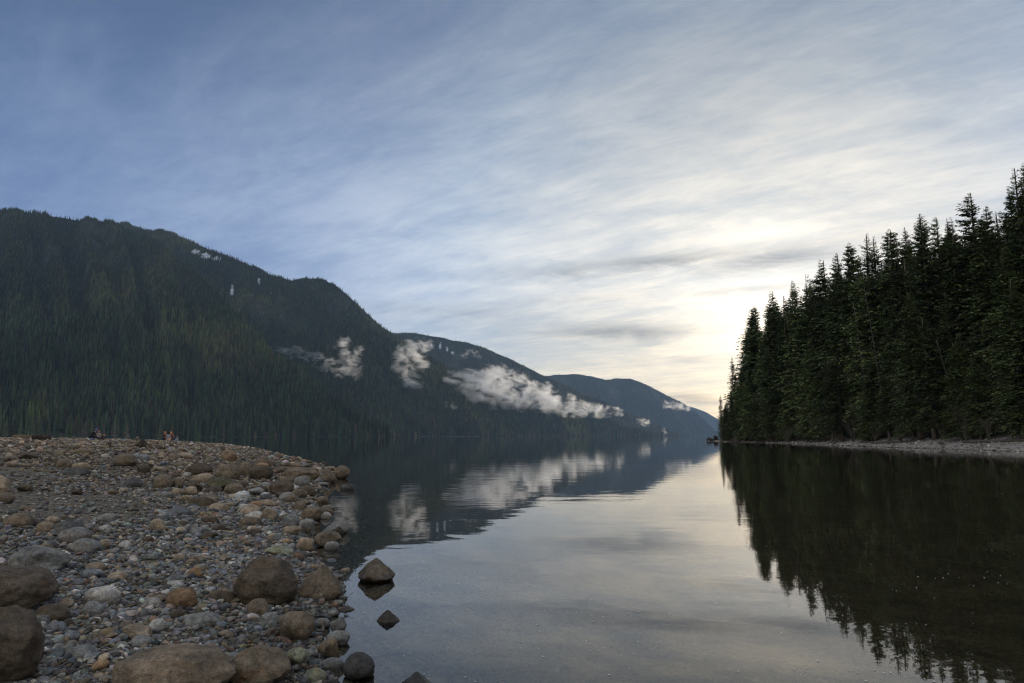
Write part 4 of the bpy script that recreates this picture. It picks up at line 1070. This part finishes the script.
person(172.2, 441.2, 9.8, 'crouch', 1.2, (.28, .06, .04), (.03, .035, .07), (.60, .27, .06), 'person with bright orange hair and red jacket crouching in the right group')
person(177.2, 441.3, 5.6, 'sit', 2.6, (.42, .50, .52), (.35, .45, .50), (.30, .12, .10), 'small child in pale teal and white clothes, rightmost of the right group')
# blue bag by the left group
x, y, z = crest_pt(95.2, 440.5); r = empty('bag', (x - .1, y - .6, gz(x, y - .6))); mb = MB()
v, f = rock_verts(4, (.45, .3, .26), .15, 3); mb.add(v + np.array([0, 0, .12]), f); obj('bag_body', mb.mesh('bag_body'), cloth('bag_fabric', (.03, .07, .30)), r)
mb = MB(); mb.tube([(-.12, 0, .24), (-.08, 0, .34), (.08, 0, .34), (.12, 0, .24)], [.012] * 4, 5); obj('handle', mb.mesh('handle'), cloth('bag_strap', (.02, .03, .1)), r)
tag(r, 'small blue bag on the stones between the crouching and the seated person', 'bag')

# ------------------------------------------------------------------ sky
SUN_AZ, SUN_EL = math.radians(31.0), math.radians(6.5)
sund = (math.sin(SUN_AZ) * math.cos(SUN_EL), math.cos(SUN_AZ) * math.cos(SUN_EL), math.sin(SUN_EL))
w = bpy.data.worlds.new('World'); scene.world = w; w.use_nodes = True
t = NT(w.node_tree); t.n.clear()
out = t.node('ShaderNodeOutputWorld'); bg = t.node('ShaderNodeBackground'); bg.inputs[1].default_value = .1
t.l.new(bg.outputs[0], out.inputs[0])
sky = t.node('ShaderNodeTexSky', sky_type='NISHITA'); sky.sun_disc = False; sky.sun_elevation = SUN_EL; sky.sun_rotation = SUN_AZ
tc = t.node('ShaderNodeTexCoord'); Dv = t.vmath('NORMALIZE', tc.outputs['Generated'])
sp = t.node('ShaderNodeSeparateXYZ'); t.l.new(Dv, sp.inputs[0]); X, Y, Zc = sp.outputs
az = t.math('MULTIPLY', t.math('ARCTAN2', X, Y), 57.2958); el = t.math('MULTIPLY', t.math('ARCSINE', Zc), 57.2958)
glow_az = math.radians(20.5); gd = (math.sin(glow_az) * math.cos(math.radians(8.5)), math.cos(glow_az) * math.cos(math.radians(8.5)), math.sin(math.radians(8.5)))
ang = t.math('MULTIPLY', t.math('ARCCOSINE', t.math('MINIMUM', t.vmath('DOT_PRODUCT', Dv, gd), .99999)), 57.2958)
# thin-cloud brightness by distance from the sun; unseen stops lifted to light the beach
def rp(x_): return x_ / 180.0
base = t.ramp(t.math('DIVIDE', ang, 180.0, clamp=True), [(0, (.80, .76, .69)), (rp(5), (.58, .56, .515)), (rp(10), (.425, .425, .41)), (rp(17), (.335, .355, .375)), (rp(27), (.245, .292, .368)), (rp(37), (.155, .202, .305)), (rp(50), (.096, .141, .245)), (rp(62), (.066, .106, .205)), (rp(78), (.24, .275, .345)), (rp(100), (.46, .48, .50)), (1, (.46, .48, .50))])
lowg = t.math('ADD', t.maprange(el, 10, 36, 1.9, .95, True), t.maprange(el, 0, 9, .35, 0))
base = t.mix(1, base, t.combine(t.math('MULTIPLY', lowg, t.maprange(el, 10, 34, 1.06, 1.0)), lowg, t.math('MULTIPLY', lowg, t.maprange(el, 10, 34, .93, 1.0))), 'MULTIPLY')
# unseen sky behind the camera: overhead raised, low part dimmed to top-light the stones
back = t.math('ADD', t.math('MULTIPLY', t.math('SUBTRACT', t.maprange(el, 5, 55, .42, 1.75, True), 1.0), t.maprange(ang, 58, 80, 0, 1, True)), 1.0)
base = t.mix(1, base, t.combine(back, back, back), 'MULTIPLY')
# cirrus on a high plane
zc = t.math('ADD', t.math('MAXIMUM', Zc, 0), .10)
pv_ = t.combine(t.math('DIVIDE', X, zc), t.math('DIVIDE', Y, zc), 0)
def streak(deg, along, across, off):
    dx_, dy_ = math.sin(math.radians(deg)), math.cos(math.radians(deg))
    return t.combine(t.math('MULTIPLY', t.vmath('DOT_PRODUCT', pv_, (dx_, dy_, 0)), along), t.math('MULTIPLY', t.vmath('DOT_PRODUCT', pv_, (dy_, -dx_, 0)), across), off)
c1 = t.noise(streak(-68, .85, 1.5, 0), 1.2, 10, .66, .5)
c2 = t.noise(streak(-50, 1.3, 3.2, 5), 2.0, 12, .74, .35)
c3 = t.noise(pv_, .55, 8, .62, .3)
c4 = t.noise(streak(-60, 2.2, 9.0, 9), 2.2, 8, .75, .25)
cir = t.math('ADD', t.math('ADD', t.math('MULTIPLY', c1, .42), t.math('MULTIPLY', c2, .34)), t.math('ADD', t.math('MULTIPLY', c3, .34), t.math('MULTIPLY', c4, .10)))
cirm = t.maprange(cir, .46, .76, 0, 1, True)
colr = t.mix(1, base, t.mix(cirm, (.70, .78, .88, 1), (1.34, 1.28, 1.18, 1)), 'MULTIPLY')
# warm band above the horizon on the sun's side
warm = t.math('MULTIPLY', t.maprange(el, 13, 1.5, 0, 1, True), t.maprange(ang, 48, 14, 0, 1, True))
colr = t.mix(warm, colr, t.mix(1, colr, (1.06, .94, .72, 1), 'MULTIPLY'))
# low stratus bars
bv = t.combine(t.math('MULTIPLY', az, .05), t.math('MULTIPLY', el, .85), 1.0)
bars = t.maprange(t.noise(bv, 1.0, 5, .6, .25), .50, .68, 0, 1, True)
barm = t.math('MULTIPLY', bars, t.math('MULTIPLY', t.maprange(el, 7.0, 3.5, 0, .36, True), t.maprange(az, -20, 5, .2, 1)))
dark = barm
def azel(px, py):
    d = pdir(px, py); d = d / np.linalg.norm(d); return math.degrees(math.atan2(d[0], d[1])), math.degrees(math.asin(d[2]))
nv = t.noise(t.combine(t.math('MULTIPLY', az, .16), t.math('MULTIPLY', el, .75), 4.0), 1.0, 7, .66, .7)
for (px, py, wx_, wy_, slope, amt) in ((650, 263, 135, 7.5, -.055, .68), (770, 257, 85, 10, -.05, .62), (625, 262, 40, 7, 0, .3), (622, 332, 85, 8, .03, .70), (575, 329, 50, 6, 0, .3), (742, 291, 60, 4, -.03, .5), (450, 313, 110, 9, .02, .30), (690, 360, 60, 4, 0, .28), (692, 399, 36, 6, .08, .75), (560, 300, 120, 5, -.05, .16), (330, 315, 120, 12, 0, .16)):
    a0, e0 = azel(px, py); sa = math.degrees(wx_ / F) * .8; se = math.degrees(wy_ / F)
    da = t.math('DIVIDE', t.math('SUBTRACT', az, a0), sa)
    de = t.math('DIVIDE', t.math('SUBTRACT', t.math('SUBTRACT', el, e0), t.math('MULTIPLY', t.math('SUBTRACT', az, a0), -slope)), se)
    de = t.math('ADD', de, t.math('MULTIPLY', t.math('SUBTRACT', nv, .5), 2.2))
    g = t.math('EXPONENT', t.math('MULTIPLY', t.math('ADD', t.math('MULTIPLY', da, da), t.math('MULTIPLY', de, de)), -1.0))
    g = t.math('MULTIPLY', g, t.maprange(nv, .30, .60, .5 * amt, amt * 1.25))
    dark = t.math('MAXIMUM', dark, g)
colr = t.mix(dark, colr, t.mix(1, colr, (.24, .27, .32, 1), 'MULTIPLY'))
# in units of the Nishita sky: thin gaps between the clouds show the blue sky itself
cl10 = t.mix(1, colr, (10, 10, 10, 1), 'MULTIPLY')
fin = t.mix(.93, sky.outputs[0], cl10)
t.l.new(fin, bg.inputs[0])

sl = bpy.data.lights.new('sun', 'SUN'); sl.energy = 3.0; sl.angle = math.radians(10); sl.color = (1, .86, .68)
so = bpy.data.objects.new('sun', sl); COL.objects.link(so)
so.rotation_euler = Vector(sund).to_track_quat('Z', 'Y').to_euler()

# ------------------------------------------------------------------ camera and render settings
cd = bpy.data.cameras.new('camera'); cd.lens = 24.0117; cd.sensor_width = 36; cd.clip_start = .05; cd.clip_end = 40000
co = bpy.data.objects.new('camera', cd); COL.objects.link(co); co.location = (0, 0, H); co.rotation_euler = (math.pi / 2 + PITCH, 0, 0)
scene.camera = co
vs = scene.view_settings; vs.view_transform = 'Standard'; vs.look = 'None'; vs.exposure = .35; vs.gamma = 1; vs.use_curve_mapping = False
cy = scene.cycles; cy.use_denoising = True; cy.max_bounces = 8; cy.diffuse_bounces = 3; cy.glossy_bounces = 3; cy.transparent_max_bounces = 12; cy.volume_bounces = 5
cy.sample_clamp_indirect = 6; cy.caustics_reflective = False; cy.caustics_refractive = False; cy.volume_max_steps = 256; cy.pixel_filter_type = 'BLACKMAN_HARRIS'; cy.filter_width = 1.15
